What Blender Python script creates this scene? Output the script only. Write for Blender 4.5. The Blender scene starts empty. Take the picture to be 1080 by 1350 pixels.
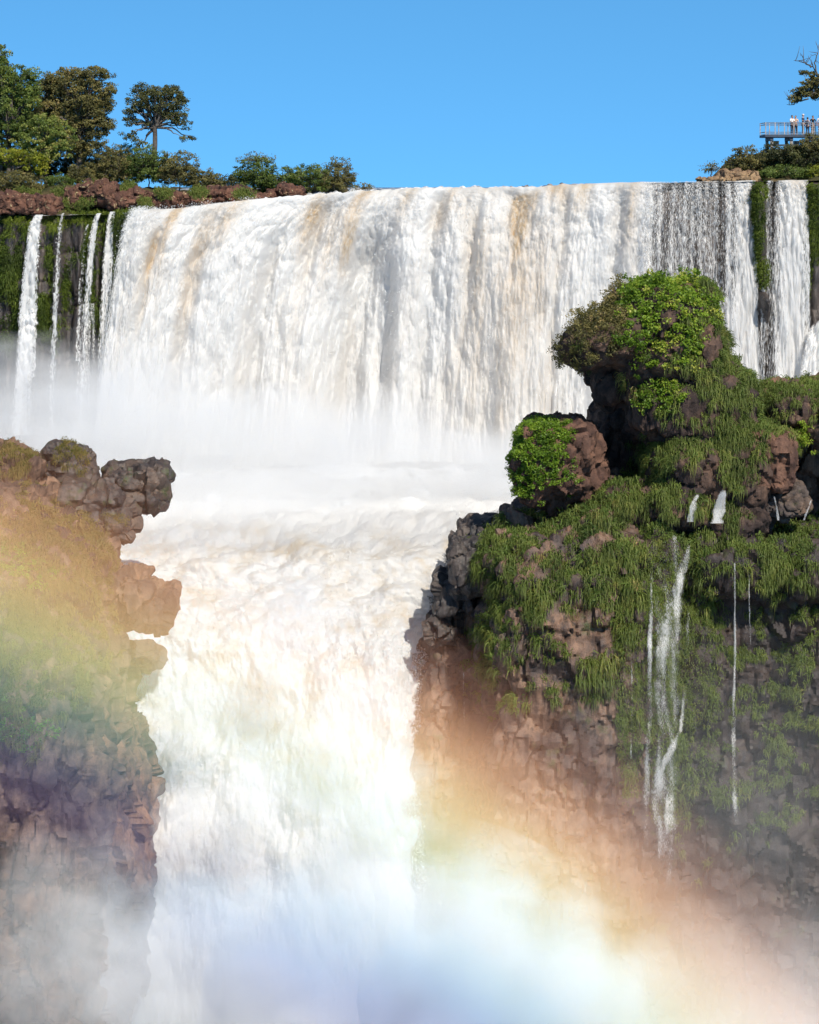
import bpy, bmesh, math, random
import numpy as np
from mathutils import Vector, Matrix
rng = np.random.default_rng(7); random.seed(7)
R = math.radians
sc = bpy.context.scene
col = sc.collection
FPX, CX, HY = 3000.0, 540.0, 247.0          # focal length in photo pixels, optical centre, horizon row
def at(px, py, Y):
    """a point of the place, Y metres out, given its direction in photo pixels"""
    return np.array([(px - CX) * Y / FPX, Y, -(py - HY) * Y / FPX])
def proj(P):
    return CX + FPX * P[:, 0] / P[:, 1], HY - FPX * P[:, 2] / P[:, 1]
def lerp(x, pts):
    pts = sorted(pts); return np.interp(x, [p[0] for p in pts], [p[1] for p in pts])
def sstep(a, b, x):
    t = np.clip((x - a) / (b - a), 0, 1); return t * t * (3 - 2 * t)

# ------------------------------------------------------------------ noise
_G = np.array([[1,1,0],[-1,1,0],[1,-1,0],[-1,-1,0],[1,0,1],[-1,0,1],[1,0,-1],[-1,0,-1],[0,1,1],[0,-1,1],[0,1,-1],[0,-1,-1],[1,1,0],[0,-1,1],[-1,1,0],[0,-1,-1]], float)
def _hash(ix, iy, iz, seed):
    h = (ix * 374761393 + iy * 668265263 + iz * 2147483647 + seed * 144665) & 0xffffffff
    h = ((h ^ (h >> 13)) * 1274126177) & 0xffffffff
    h = ((h ^ (h >> 16)) * 2246822519) & 0xffffffff
    return h ^ (h >> 13)
def perlin(p, seed=0):
    i = np.floor(p).astype(np.int64); f = p - i
    u = f * f * f * (f * (f * 6 - 15) + 10)
    out = np.zeros(len(p))
    for cx in (0, 1):
        wx = u[:, 0] if cx else 1 - u[:, 0]
        for cy in (0, 1):
            wy = u[:, 1] if cy else 1 - u[:, 1]
            for cz in (0, 1):
                wz = u[:, 2] if cz else 1 - u[:, 2]
                g = _G[_hash(i[:, 0] + cx, i[:, 1] + cy, i[:, 2] + cz, seed) & 15]
                out += wx * wy * wz * (g[:, 0] * (f[:, 0] - cx) + g[:, 1] * (f[:, 1] - cy) + g[:, 2] * (f[:, 2] - cz))
    return out * 1.1
def fbm(p, octs=4, seed=0, gain=.5):
    a, s, out = 1.0, 1.0, np.zeros(len(p))
    for k in range(octs):
        out += a * perlin(p * s + 17.3 * k, seed + k); a *= gain; s *= 2.03
    return out
def billow(p, octs=4, seed=0, gain=.5):
    a, s, out = 1.0, 1.0, np.zeros(len(p))
    for k in range(octs):
        out += a * (np.abs(perlin(p * s + 11.7 * k, seed + k)) * 2 - .5); a *= gain; s *= 2.1
    return out
def worley(p, seed=0, tilt=False):
    i = np.floor(p).astype(np.int64); n = len(p)
    f1 = np.full(n, 9.0); f2 = np.full(n, 9.0); hh = np.zeros(n, np.int64); off = np.zeros((n, 3))
    for dx in (-1, 0, 1):
        for dy in (-1, 0, 1):
            for dz in (-1, 0, 1):
                c = i + np.array([dx, dy, dz]); h = _hash(c[:, 0], c[:, 1], c[:, 2], seed)
                q = c + np.stack([(h & 1023) / 1023, ((h >> 10) & 1023) / 1023, ((h >> 20) & 1023) / 1023], 1)
                e = p - q; d = np.sqrt((e ** 2).sum(1)); nearer = d < f1
                f2 = np.where(nearer, f1, np.minimum(f2, d)); hh = np.where(nearer, h, hh); f1 = np.where(nearer, d, f1)
                if tilt: off = np.where(nearer[:, None], e, off)
    idr = ((hh * 2654435761) & 0xffff) / 65535.0
    if not tilt: return f1, f2, idr
    k = (hh * 40503 + 977) & 0xffffff
    tv = np.stack([(k & 255) / 255 - .5, ((k >> 8) & 255) / 255 - .5, ((k >> 16) & 255) / 255 - .5], 1) * 2
    return f1, f2, idr, (off * tv).sum(1)

# ------------------------------------------------------------------ meshes
def mk(name, V, faces, mat=None, parent=None, smooth=True, attrs=None, uv=None):
    """faces: list of int arrays (M,3) / (M,4)"""
    me = bpy.data.meshes.new(name)
    V = np.asarray(V, dtype=np.float32)
    faces = [np.asarray(f, dtype=np.int32) for f in faces if len(f)]
    me.vertices.add(len(V)); me.vertices.foreach_set("co", V.ravel())
    li = np.concatenate([f.ravel() for f in faces]); tot = np.concatenate([np.full(len(f), f.shape[1], np.int32) for f in faces])
    me.loops.add(len(li)); me.loops.foreach_set("vertex_index", li)
    me.polygons.add(len(tot))
    st = np.concatenate([[0], np.cumsum(tot)[:-1]]).astype(np.int32)
    me.polygons.foreach_set("loop_start", st)
    me.update(calc_edges=True)
    if smooth: me.polygons.foreach_set("use_smooth", np.ones(len(tot), bool))
    for k, a in (attrs or {}).items():
        at_ = me.attributes.new(k, 'FLOAT', 'POINT'); at_.data.foreach_set("value", np.asarray(a, np.float32))
    if uv is not None:
        l = me.uv_layers.new(name="UVMap"); l.data.foreach_set("uv", np.asarray(uv, np.float32)[li].ravel())
    me.validate(); me.update()
    if mat: me.materials.append(mat)
    o = bpy.data.objects.new(name, me); col.objects.link(o)
    if parent: o.parent = parent
    return o
def grid_faces(nu, nv):
    """verts indexed i*nv + j"""
    i, j = np.meshgrid(np.arange(nu - 1), np.arange(nv - 1), indexing='ij')
    a = (i * nv + j).ravel()
    return np.stack([a, a + 1, a + nv + 1, a + nv], 1)
def tag(o, label=None, cat=None, group=None, kind=None):
    if label: o["label"] = label
    if cat: o["category"] = cat
    if group: o["group"] = group
    if kind: o["kind"] = kind
    return o
def empty(name, loc):
    o = bpy.data.objects.new(name, None); col.objects.link(o); o.location = tuple(loc); o.empty_display_size = .3; return o
def center_origin(o, base=False):
    """move a mesh object's origin to its middle (or base)"""
    me = o.data; n = len(me.vertices); V = np.zeros(n * 3, np.float32); me.vertices.foreach_get("co", V); V = V.reshape(-1, 3)
    c = (V.min(0) + V.max(0)) / 2
    if base: c[2] = V[:, 2].min()
    me.vertices.foreach_set("co", (V - c).ravel()); me.update(); o.location = tuple(float(x) for x in c); return o
def blob(c, r, e=2.0, rot=0.0, n=14, tilt=0.0):
    """superellipsoid: a rounded block (e>2) or an ellipsoid"""
    g = np.linspace(-1, 1, n + 1); V = []; F = []
    for ax in range(3):
        for s in (-1, 1):
            a, b = np.meshgrid(g, g, indexing='ij'); P = np.zeros((n + 1, n + 1, 3))
            P[..., ax] = s; P[..., (ax + 1) % 3] = a; P[..., (ax + 2) % 3] = b
            f = grid_faces(n + 1, n + 1) + sum(len(v) for v in V)
            F.append(f if s < 0 else f[:, ::-1]); V.append(P.reshape(-1, 3))
    P = np.concatenate(V); F = np.concatenate(F)
    P = P / ((np.abs(P) ** e).sum(1) ** (1 / e))[:, None]
    P = P * np.asarray(r)
    if tilt:
        ct, st = math.cos(tilt), math.sin(tilt); P = P @ np.array([[ct, 0, -st], [0, 1, 0], [st, 0, ct]]).T
    if rot:
        ct, st = math.cos(rot), math.sin(rot); P = P @ np.array([[ct, -st, 0], [st, ct, 0], [0, 0, 1]]).T
    return P + np.asarray(c), F
def remesh(parts, voxel):
    """union of closed shapes as one continuous skin"""
    V = []; F = []; n = 0
    for v, f in parts: V.append(v); F.append(f + n); n += len(v)
    o = mk('tmp', np.concatenate(V), [np.concatenate(F)])
    bm = bmesh.new(); bm.from_mesh(o.data); bmesh.ops.remove_doubles(bm, verts=bm.verts, dist=1e-4); bm.to_mesh(o.data); bm.free()
    m = o.modifiers.new('r', 'REMESH'); m.mode = 'VOXEL'; m.voxel_size = voxel
    dg = bpy.context.evaluated_depsgraph_get(); me = bpy.data.meshes.new_from_object(o.evaluated_get(dg))
    nv = len(me.vertices); V = np.zeros(nv * 3, np.float32); me.vertices.foreach_get("co", V); V = V.reshape(-1, 3).astype(float)
    nl = len(me.loops); L = np.zeros(nl, np.int32); me.loops.foreach_get("vertex_index", L)
    F = L.reshape(-1, 4) if nl == 4 * len(me.polygons) else None
    if F is None:
        F4 = [tuple(p.vertices) for p in me.polygons if len(p.vertices) == 4]; F = np.array(F4)
    bpy.data.objects.remove(o); bpy.data.meshes.remove(me)
    return V, F
def vnormals(V, F):
    a = V[F[:, 2]] - V[F[:, 0]]; b = V[F[:, 3]] - V[F[:, 1]] if F.shape[1] == 4 else V[F[:, 1]] - V[F[:, 0]]
    n = np.cross(a, b)
    if F.shape[1] == 3: n = -n
    N = np.zeros_like(V)
    for k in range(F.shape[1]): np.add.at(N, F[:, k], n)
    return N / (np.linalg.norm(N, axis=1)[:, None] + 1e-12)
def smooth_normals(V, F, it=2):
    N = vnormals(V, F)
    for _ in range(it):
        m = np.zeros_like(N)
        fn = N[F].mean(1)
        for k in range(F.shape[1]): np.add.at(m, F[:, k], fn)
        N = m / (np.linalg.norm(m, axis=1)[:, None] + 1e-12)
    return N
def craggy(V, F, seed, big=.8, block=.5, fine=.12, cell=(1.7, 1.7, 2.6), crack=.2, lv=.35):
    """weathered basalt: warped large shape, tilted joint blocks, ledges and grain"""
    N = smooth_normals(V, F, 5)
    q = V + .3 * np.stack([fbm(V * .6, 2, seed + 40), fbm(V * .6, 2, seed + 50), fbm(V * .6, 2, seed + 60)], 1)
    d = big * fbm(V * .2, 3, seed)
    for s_, a_, sd in ((1.0, 1.0, 0), (.45, lv, 5), (.19, lv * .3, 8)):
        f1, f2, idr, tl = worley(q / (np.array(cell) * s_), seed + sd, True)
        d += a_ * block * (1.1 * (idr - .5) + 1.0 * tl) - a_ * crack * np.exp(-(f2 - f1) / .05)
    led = V[:, 2] / 1.9 + .5 * fbm(V * .12, 2, seed + 9); d += .35 * block * (np.abs((led % 1) - .5) * 2 - .5)
    d += fine * fbm(V * 1.3, 5, seed + 3, .6)
    return V + N * d[:, None]

# ------------------------------------------------------------------ materials
def newmat(name):
    m = bpy.data.materials.new(name); m.use_nodes = True; nt = m.node_tree; nt.nodes.clear(); return m, nt
class NT:
    def __init__(s, nt): s.nt = nt
    def n(s, t, **kw):
        nd = s.nt.nodes.new(t)
        for k, v in kw.items():
            if k in ('op', 'operation'): nd.operation = v
            elif hasattr(nd, k) and k not in nd.inputs: setattr(nd, k, v)
        return nd
    def link(s, a, b): s.nt.links.new(a, b)
    def val(s, sock, v):
        if hasattr(v, 'is_linked'): s.link(v, sock)
        else: sock.default_value = v
    def math(s, op, a, b=None, c=None, clamp=False):
        nd = s.nt.nodes.new('ShaderNodeMath'); nd.operation = op; nd.use_clamp = clamp
        s.val(nd.inputs[0], a)
        if b is not None: s.val(nd.inputs[1], b)
        if c is not None: s.val(nd.inputs[2], c)
        return nd.outputs[0]
    def coord(s, which='Object'): return s.nt.nodes.new('ShaderNodeTexCoord').outputs[which]
    def mapping(s, v, scale=(1, 1, 1), loc=(0, 0, 0)):
        nd = s.nt.nodes.new('ShaderNodeMapping'); s.link(v, nd.inputs['Vector']); nd.inputs['Scale'].default_value = scale; nd.inputs['Location'].default_value = loc; return nd.outputs[0]
    def noise(s, v, scale, detail=5, rough=.55, dist=0.0):
        nd = s.nt.nodes.new('ShaderNodeTexNoise'); s.link(v, nd.inputs['Vector']); nd.inputs['Scale'].default_value = scale
        nd.inputs['Detail'].default_value = detail; nd.inputs['Roughness'].default_value = rough; nd.inputs['Distortion'].default_value = dist; return nd.outputs['Fac']
    def voro(s, v, scale, feature='F1', out='Distance', rnd=1.0):
        nd = s.nt.nodes.new('ShaderNodeTexVoronoi'); nd.feature = feature; s.link(v, nd.inputs['Vector']); nd.inputs['Scale'].default_value = scale; nd.inputs['Randomness'].default_value = rnd; return nd.outputs[out]
    def ramp(s, f, stops, interp='LINEAR'):
        nd = s.nt.nodes.new('ShaderNodeValToRGB'); s.link(f, nd.inputs[0]); cr = nd.color_ramp; cr.interpolation = interp
        while len(cr.elements) > 1: cr.elements.remove(cr.elements[-1])
        for i_, (p, c) in enumerate(stops):
            e = cr.elements[0] if i_ == 0 else cr.elements.new(p)
            e.position = p; e.color = (*c, 1) if not isinstance(c, (int, float)) else (c, c, c, 1)
        return nd.outputs[0]
    def mix(s, f, a, b, blend='MIX'):
        nd = s.nt.nodes.new('ShaderNodeMix'); nd.data_type = 'RGBA'; nd.blend_type = blend
        s.val(nd.inputs[0], f)
        for sk, v in ((nd.inputs[6], a), (nd.inputs[7], b)):
            if hasattr(v, 'is_linked'): s.link(v, sk)
            else: sk.default_value = (*v, 1) if len(v) == 3 else v
        return nd.outputs[2]
    def attr(s, name):
        nd = s.nt.nodes.new('ShaderNodeAttribute'); nd.attribute_name = name; return nd.outputs['Fac']
    def bump(s, h, strength=.5, dist=.1):
        nd = s.nt.nodes.new('ShaderNodeBump'); s.link(h, nd.inputs['Height']); nd.inputs['Strength'].default_value = strength; nd.inputs['Distance'].default_value = dist; return nd.outputs[0]
    def bsdf(s, color, rough=.9, normal=None, spec=.2, trans=None, alpha=None, sss=None):
        nd = s.nt.nodes.new('ShaderNodeBsdfPrincipled')
        if hasattr(color, 'is_linked'): s.link(color, nd.inputs['Base Color'])
        else: nd.inputs['Base Color'].default_value = (*color, 1)
        s.val(nd.inputs['Roughness'], rough); s.val(nd.inputs['Specular IOR Level'], spec)
        if normal is not None: s.link(normal, nd.inputs['Normal'])
        if alpha is not None: s.val(nd.inputs['Alpha'], alpha)
        return nd.outputs[0]
    def out(s, surf=None, vol=None):
        nd = s.nt.nodes.new('ShaderNodeOutputMaterial')
        if surf is not None: s.link(surf, nd.inputs['Surface'])
        if vol is not None: s.link(vol, nd.inputs['Volume'])

def rock_mat(name, dark, mid, warm, warm_amt=.5, lichen=.0, wet=.5, moss=0.0, wet_x=None, rough=.85):
    m, nt = newmat(name); t = NT(nt); v = t.coord('Object')
    n1 = t.noise(v, .35, 6, .6, .4); n2 = t.noise(v, 1.6, 6, .65); n3 = t.noise(t.mapping(v, (1, 1, .25)), 2.2, 5, .6)
    c = t.mix(t.ramp(n2, [(.35, 0.0), (.65, 1.0)]), dark, mid)
    wf = t.math('MULTIPLY', t.ramp(n1, [(.5 - .15 * warm_amt - .03, 0.0), (.62 - .1 * warm_amt, 1.0)]), t.ramp(n3, [(.3, .25), (.62, 1.0)]))
    c = t.mix(wf, c, warm)
    streak = t.ramp(t.noise(t.mapping(v, (1.2, 1.2, .08)), 1.5, 4, .6), [(.52, 0.0), (.66, 1.0)])
    c = t.mix(t.math('MULTIPLY', streak, wet), c, tuple(.45 * x for x in dark))
    if wet_x:      # the seeping side of the wall is wetter and blacker
        sx = nt.nodes.new('ShaderNodeSeparateXYZ'); t.link(v, sx.inputs[0]); wx = t.math('ADD', sx.outputs[0], t.math('MULTIPLY', t.math('SUBTRACT', n1, .5), 9.0))
        mr = nt.nodes.new('ShaderNodeMapRange'); t.link(wx, mr.inputs[0]); mr.inputs[1].default_value = wet_x[0]; mr.inputs[2].default_value = wet_x[1]
        c = t.mix(t.math('MULTIPLY', mr.outputs[0], .85), c, tuple(.75 * x for x in dark))
    if moss:
        mm = t.ramp(t.noise(v, .8, 5, .65), [(.62 - .25 * moss, 0.0), (.75 - .25 * moss, 1.0)])
        c = t.mix(mm, c, (.05, .065, .015))
    if lichen:
        lf = t.ramp(t.noise(v, 2.6, 6, .7), [(.66 - .1 * lichen, 0.0), (.72 - .1 * lichen, 1.0)]); c = t.mix(lf, c, (.42, .33, .18))
    sp = t.noise(v, 9, 3, .7); c = t.mix(t.ramp(sp, [(.3, .35), (.55, 0.0)]), c, tuple(.5 * x for x in dark))
    h = t.math('ADD', t.math('MULTIPLY', t.noise(v, 3.0, 8, .68), 1.0), t.math('MULTIPLY', t.noise(t.mapping(v, (1, 1, .4)), 7.0, 4, .6), .35))
    nr = t.bump(h, .7, .16)
    t.out(t.bsdf(c, rough, nr, .25 if rough > .7 else .5)); return m
M = {}
M['rock_brown'] = rock_mat('basalt_brown', (.04, .028, .025), (.10, .063, .05), (.25, .145, .09), .3, 0, .6)
M['rock_crag'] = rock_mat('basalt_crag', (.028, .02, .019), (.07, .046, .038), (.16, .095, .065), .3, 0, .6)
M['rock_cliff'] = rock_mat('basalt_cliff', (.032, .023, .021), (.088, .054, .041), (.23, .13, .08), .38, 0, .85, .15, (12.5, 16.5), rough=.62)
M['rock_dark'] = rock_mat('basalt_dark', (.035, .028, .026), (.075, .055, .047), (.13, .085, .06), .3, 0, .6, .25, rough=.5)
M['rock_grey'] = rock_mat('basalt_grey', (.06, .047, .042), (.12, .09, .075), (.2, .13, .09), .35, 0, .3, .2)
M['rock_red'] = rock_mat('laterite_red', (.03, .018, .016), (.095, .042, .032), (.17, .08, .05), .5, .7, .4)
M['rock_ruddy'] = rock_mat('ruddy_basalt', (.05, .028, .022), (.11, .058, .043), (.19, .10, .065), .5, 0, .5)
M['rock_tan'] = rock_mat('sandy_rock', (.10, .06, .04), (.24, .15, .09), (.36, .24, .13), .5, .3, .2)
M['rock_wet'] = rock_mat('basalt_wet', (.026, .022, .021), (.06, .047, .042), (.10, .075, .06), .3, 0, .7, rough=.5)

def water_mat(name, holes=0.0, edge=False, tea=(.62, .40, .17), su=(2.2, .42), white=(.95, .935, .91), bmp=.5, tl=.5):
    """aerated white water; v of the UV is the fall's travel time so that the streaks stretch as it speeds up"""
    m, nt = newmat(name); t = NT(nt); uv = t.coord('UV')
    s1 = t.noise(t.mapping(uv, (su[0], su[1], 1)), 1.0, 6, .62, .25)
    s2 = t.noise(t.mapping(uv, (su[0] * 5, su[1] * 4, 1)), 1.0, 5, .65)
    s3 = t.noise(t.mapping(uv, (su[0] * 16, su[1] * 9, 1)), 1.0, 3, .6)
    tint = t.attr('tint'); thin = t.attr('thin')
    tf = t.math('MULTIPLY', tint, t.ramp(s2, [(.30, .25), (.62, 1.0)]), clamp=True)
    c = t.mix(tf, white, tea)
    # thin water lets the rock behind tint it
    tn = t.math('MULTIPLY', thin, t.ramp(s2, [(.42, 1.0), (.58, 0.0)]), clamp=True)
    c = t.mix(tn, c, (.30, .27, .25))
    h = t.math('ADD', t.math('MULTIPLY', s2, .7), t.math('MULTIPLY', s3, .45))
    nr = t.bump(h, bmp, .15)
    d = t.bsdf(c, .75, nr, .15)
    tr = nt.nodes.new('ShaderNodeBsdfTranslucent'); tr.inputs['Color'].default_value = (*white, 1)
    mx = nt.nodes.new('ShaderNodeMixShader'); mx.inputs[0].default_value = tl; t.link(d, mx.inputs[1]); t.link(tr.outputs[0], mx.inputs[2])
    a = t.attr('alpha')
    hn = t.math('ADD', t.math('MULTIPLY', s2, .55), t.math('MULTIPLY', s3, .45))
    # a is how closed the sheet is (1 = closed, 0 = only drops)
    thr = t.math('MULTIPLY_ADD', a, -.9, .92)
    al = t.math('MULTIPLY', t.math('SUBTRACT', hn, t.math('MULTIPLY', thr, .75)), 9.0, clamp=True)
    tp = nt.nodes.new('ShaderNodeBsdfTransparent')
    m2 = nt.nodes.new('ShaderNodeMixShader'); t.link(al, m2.inputs[0]); t.link(tp.outputs[0], m2.inputs[1]); t.link(mx.outputs[0], m2.inputs[2])
    t.out(m2.outputs[0]); return m
M['fall'] = water_mat('falling_water')
M['veil'] = water_mat('falling_veil', su=(3.0, .5))
M['rapid'] = water_mat('rapids_water', su=(1.9, .8), tea=(.74, .57, .35), bmp=.6, tl=.5)
# ------------------------------------------------------------------ camera, sun, sky
cam = bpy.data.cameras.new('camera'); co = bpy.data.objects.new('camera', cam); col.objects.link(co); sc.camera = co
co.rotation_euler = (R(90), 0, 0); cam.sensor_fit = 'HORIZONTAL'; cam.sensor_width = 36; cam.lens = 36 * FPX / 1080
cam.shift_y = -(675 - HY) / 1080; cam.clip_start = 1; cam.clip_end = 6000
SUN_AZ, SUN_EL = R(25), R(45)                 # to the right of straight behind the camera
sdir = Vector((math.sin(SUN_AZ) * math.cos(SUN_EL), -math.cos(SUN_AZ) * math.cos(SUN_EL), math.sin(SUN_EL)))
sl = bpy.data.lights.new('sun', 'SUN'); sl.energy = 4.6; sl.angle = R(.5); sl.color = (1, .945, .85)
so = bpy.data.objects.new('sun', sl); col.objects.link(so); so.rotation_euler = sdir.to_track_quat('Z', 'Y').to_euler()
w = bpy.data.worlds.new('World'); sc.world = w; w.use_nodes = True; nt = w.node_tree; nt.nodes.clear(); t = NT(nt)
sky = nt.nodes.new('ShaderNodeTexSky'); sky.sky_type = 'NISHITA'; sky.sun_disc = False; sky.sun_elevation = SUN_EL
sky.sun_rotation = math.atan2(sdir.x, sdir.y); sky.air_density = 1.0; sky.dust_density = .15; sky.ozone_density = 2.2; sky.altitude = 200
# clear deep-blue air right down to the treetops: the sky is read higher up than it stands
sep = nt.nodes.new('ShaderNodeSeparateXYZ'); t.link(t.coord('Generated'), sep.inputs[0])
z2 = t.math('ADD', t.math('MULTIPLY', t.math('MAXIMUM', sep.outputs[2], 0), 1.6), .36)
cmb = nt.nodes.new('ShaderNodeCombineXYZ'); t.link(sep.outputs[0], cmb.inputs[0]); t.link(sep.outputs[1], cmb.inputs[1]); t.link(z2, cmb.inputs[2])
nrm = nt.nodes.new('ShaderNodeVectorMath'); nrm.operation = 'NORMALIZE'; t.link(cmb.outputs[0], nrm.inputs[0]); t.link(nrm.outputs[0], sky.inputs['Vector'])
SKY_GAIN = (.72, 1.5, 1.7)
bg = nt.nodes.new('ShaderNodeBackground'); bg.inputs['Strength'].default_value = .11; mrz = nt.nodes.new('ShaderNodeMapRange'); t.link(sep.outputs[2], mrz.inputs[0]); mrz.inputs[1].default_value = .1; mrz.inputs[2].default_value = .4
t.link(t.mix(1.0, sky.outputs[0], t.mix(mrz.outputs[0], SKY_GAIN, (.85, .85, .8)), 'MULTIPLY'), bg.inputs['Color'])
wo = nt.nodes.new('ShaderNodeOutputWorld'); t.link(bg.outputs[0], wo.inputs['Surface'])
sc.view_settings.view_transform = 'Standard'; sc.view_settings.look = 'None'; sc.view_settings.exposure = .38; sc.view_settings.gamma = 1
cy = sc.cycles; cy.max_bounces = 6; cy.diffuse_bounces = 3; cy.glossy_bounces = 2; cy.transparent_max_bounces = 14; cy.transmission_bounces = 3
cy.volume_bounces = 3; cy.volume_step_rate = 7.0; cy.volume_max_steps = 32; cy.use_adaptive_sampling = True; cy.adaptive_threshold = .03
cy.use_denoising = True; cy.sample_clamp_indirect = 6

# ------------------------------------------------------------------ falling water
def fall(name, px0, px1, ns, nt_, lip, Yl, H, vx, vy, alpha, tint, thin, relief, mat, taper=None, up=.12, seed=0, parent=None):
    """a sheet of falling water: columns run along the lip, rows along the fall at even steps of time"""
    u = np.linspace(0, 1, ns); tt = np.concatenate([np.linspace(-up, 0, max(4, int(nt_ * up)))[:-1], np.linspace(0, 1, nt_)]) if up else np.linspace(0, 1, nt_)
    U, T = np.meshgrid(u, tt, indexing='ij'); U = U.ravel(); T = T.ravel()
    P = px0 + (px1 - px0) * U
    yl = Yl(P) if callable(Yl) else np.full_like(P, Yl)
    X = (P - CX) * yl / FPX; Z0 = -(lip(P) - HY) * yl / FPX
    fallT = math.sqrt(2 * H / 9.8); Tp = np.maximum(T, 0)
    h = H * Tp ** 2
    S = X.copy()
    if taper: X = X + taper(U, Tp)
    X = X + vx(P) * fallT * Tp
    Y = yl - vy * fallT * T; Z = Z0 - h
    q = np.stack([S, T * 9 + seed * 5.1, S * 0 + seed], 1)
    d = relief(S, h, T, P, q)
    env = sstep(-.02, .22, T)
    Y = Y - d * env; Z = Z + .25 * d * env * (T > .05)
    V = np.stack([X, Y, Z], 1)
    ntot = len(tt)
    uv = np.stack([S, T * 20.0], 1)
    return mk(name, V, [grid_faces(ns, ntot)], mat, parent, True, {'alpha': alpha(P, T, U), 'tint': tint(P, T, U), 'thin': thin(P, T, U)}, uv)
def N2(x, y, s=0): return np.stack([x, y, np.full_like(x, 3.7 + s)], 1)
LIP = [(-80, 284), (150, 281), (185, 276), (230, 275), (250, 272), (330, 263), (400, 257), (430, 255), (500, 250), (560, 247), (620, 247), (700, 246), (745, 243), (780, 242), (860, 239), (960, 238), (1080, 236), (1200, 235)]
def lip(P): return lerp(P, LIP) + .9 * perlin(N2(P / 23, P * 0)) + 2.2 * perlin(N2(P / 9, P * 0 + 4)) * sstep(330, 420, P) * (1 - sstep(760, 800, P))
def Yl(P): return lerp(P, [(-80, 201), (180, 200), (340, 203), (520, 206), (700, 203), (860, 200), (1200, 200)]) + .8 * perlin(N2(P / 60, P * 0, 2))
VX = [(150, -1.1), (180, -1.4), (240, -2.2), (300, -2.6), (480, -2.2), (600, -1.3), (720, -.9), (800, -1.3), (865, -.5), (985, 0), (1200, 0)]
def relief_main(S, h, T, P, q):
    k = sstep(0, .5, T)
    d = 1.3 * fbm(N2(S * .16, T * 1.1), 2, 3) + .7 * fbm(N2(S * .5, T * 1.8), 3, 11)
    b = .34 * billow(N2(S * .5 + .4 * perlin(N2(S * .8, T * 9, 3)), T * 5.5), 2, 21) + .11 * billow(N2(S * 1.5, T * 12), 2, 31) + .13 * fbm(N2(S * 3.2, T * 20), 4, 41, .62)
    d += b * (.3 + .9 * k)
    for (pc, wd, dp, a, b_) in ((510, 26, 3.2, .3, .95), (545, 14, 2.0, .45, .8), (400, 12, 1.6, .3, .9), (445, 9, 1.2, .05, .6), (640, 8, .9, .1, .6), (300, 9, .9, .25, .9), (752, 7, .8, .1, .8), (828, 8, .9, .05, .7), (590, 10, 1.3, .03, .35), (235, 8, .8, .1, .8)):
        d -= dp * np.exp(-((P - pc - 6 * perlin(N2(T * 3, P * 0 + pc))) / wd) ** 2) * sstep(a, a + .25, T) * (1 - .5 * sstep(b_, b_ + .1, T))
    return d
def tint_main(P, T, U):
    Q = P + 5 * perlin(N2(T * 3, P / 30))
    o = np.zeros_like(P)
    for (pc, wd, t0, t1, a) in ((246, 8, -.1, .5, 1.0), (232, 10, .25, .6, .6), (325, 10, -.1, .45, .55), (300, 16, .1, .7, .35), (432, 12, .0, .45, .6), (447, 8, .1, .5, .4), (488, 9, -.05, .55, .85), (470, 10, .2, .6, .35), (545, 10, .0, .4, .4),
                                (600, 9, -.05, .45, .45), (695, 11, .16, .55, 1.25), (708, 8, .1, .5, .5), (700, 40, .3, .95, .28), (640, 14, .3, .9, .22), (745, 22, -.1, .3, .6), (775, 10, -.05, .35, .55), (838, 7, -.1, .5, .55), (650, 20, -.1, .15, .3), (820, 10, 0, .2, .4)):
        o = np.maximum(o, a * np.exp(-((Q - pc) / wd) ** 2) * sstep(t0 - .06, t0 + .08, T) * (1 - sstep(t1 - .2, t1 + .1, T)))
    o *= .95 + .9 * np.clip(fbm(N2(P / 11, T * 3.5), 3, 70) + .35, 0, 1)
    o += .16 * sstep(.0, .5, fbm(N2(P / 30, T * 2.5), 3, 77) + .2) * sstep(560, 640, P) * (1 - sstep(740, 800, P)) + .15 * sstep(-.1, .5, fbm(N2(P / 26, T * 2.6), 3, 79))
    return np.clip(o, 0, 1)
def a_main(P, T, U): return np.clip(.35 + 1.5 * sstep(0, .045, U) * (1 - 1.06 * sstep(.9, .995, U + .02 * perlin(N2(T * 4, P * 0 + 3)))) - .25 * np.exp(-((P - 212) / 12) ** 2), 0, 1)
def thin_main(P, T, U): return .55 * np.exp(-((P - 212) / 14) ** 2) * (1 - sstep(.5, .9, T)) + .55 * sstep(790, 850, P) * (1 - .5 * sstep(.5, 1, T))
MAIN = f = fall('waterfall', 176, 868, 820, 330, lip, Yl, 24.0, lambda P: lerp(P, VX), 2.3, a_main, tint_main, thin_main, relief_main, M['fall'], up=.14)
tag(f, 'broad main waterfall curtain, thick white and tea stained, in the middle of the upper ledge', 'waterfall', 'waterfalls of the upper ledge')
def relief_veil(S, h, T, P, q): return .35 * fbm(N2(S * .5, T * 1.5), 2, 5) + .35 * billow(N2(S * 1.3, T * 5), 2, 14) + .15 * billow(N2(S * 3, T * 14), 2, 16)
def a_veil(P, T, U):
    b = lerp(P, [(850, .55), (875, .34), (890, .33), (925, .32), (940, .36), (955, .30), (975, .5), (985, .6), (995, .45), (1004, .2)])
    b = b + .12 * fbm(N2(P / 7, T * 1.2), 3, 8) + .18 * sstep(.55, .9, T) * sstep(935, 965, P) + .12 * sstep(.6, .9, T)
    return np.clip(b * sstep(0, .04, U) * (1 - sstep(.93, 1, U)), 0, .95)
f = fall('waterfall', 848, 1003, 260, 260, lambda P: lip(P) + .5, lambda P: Yl(P) + .6, 24, lambda P: lerp(P, VX), 1.1, a_veil, lambda P, T, U: .15 * (T < .1), lambda P, T, U: .25 + 0 * P, relief_veil, M['veil'], up=.1, seed=1)
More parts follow.
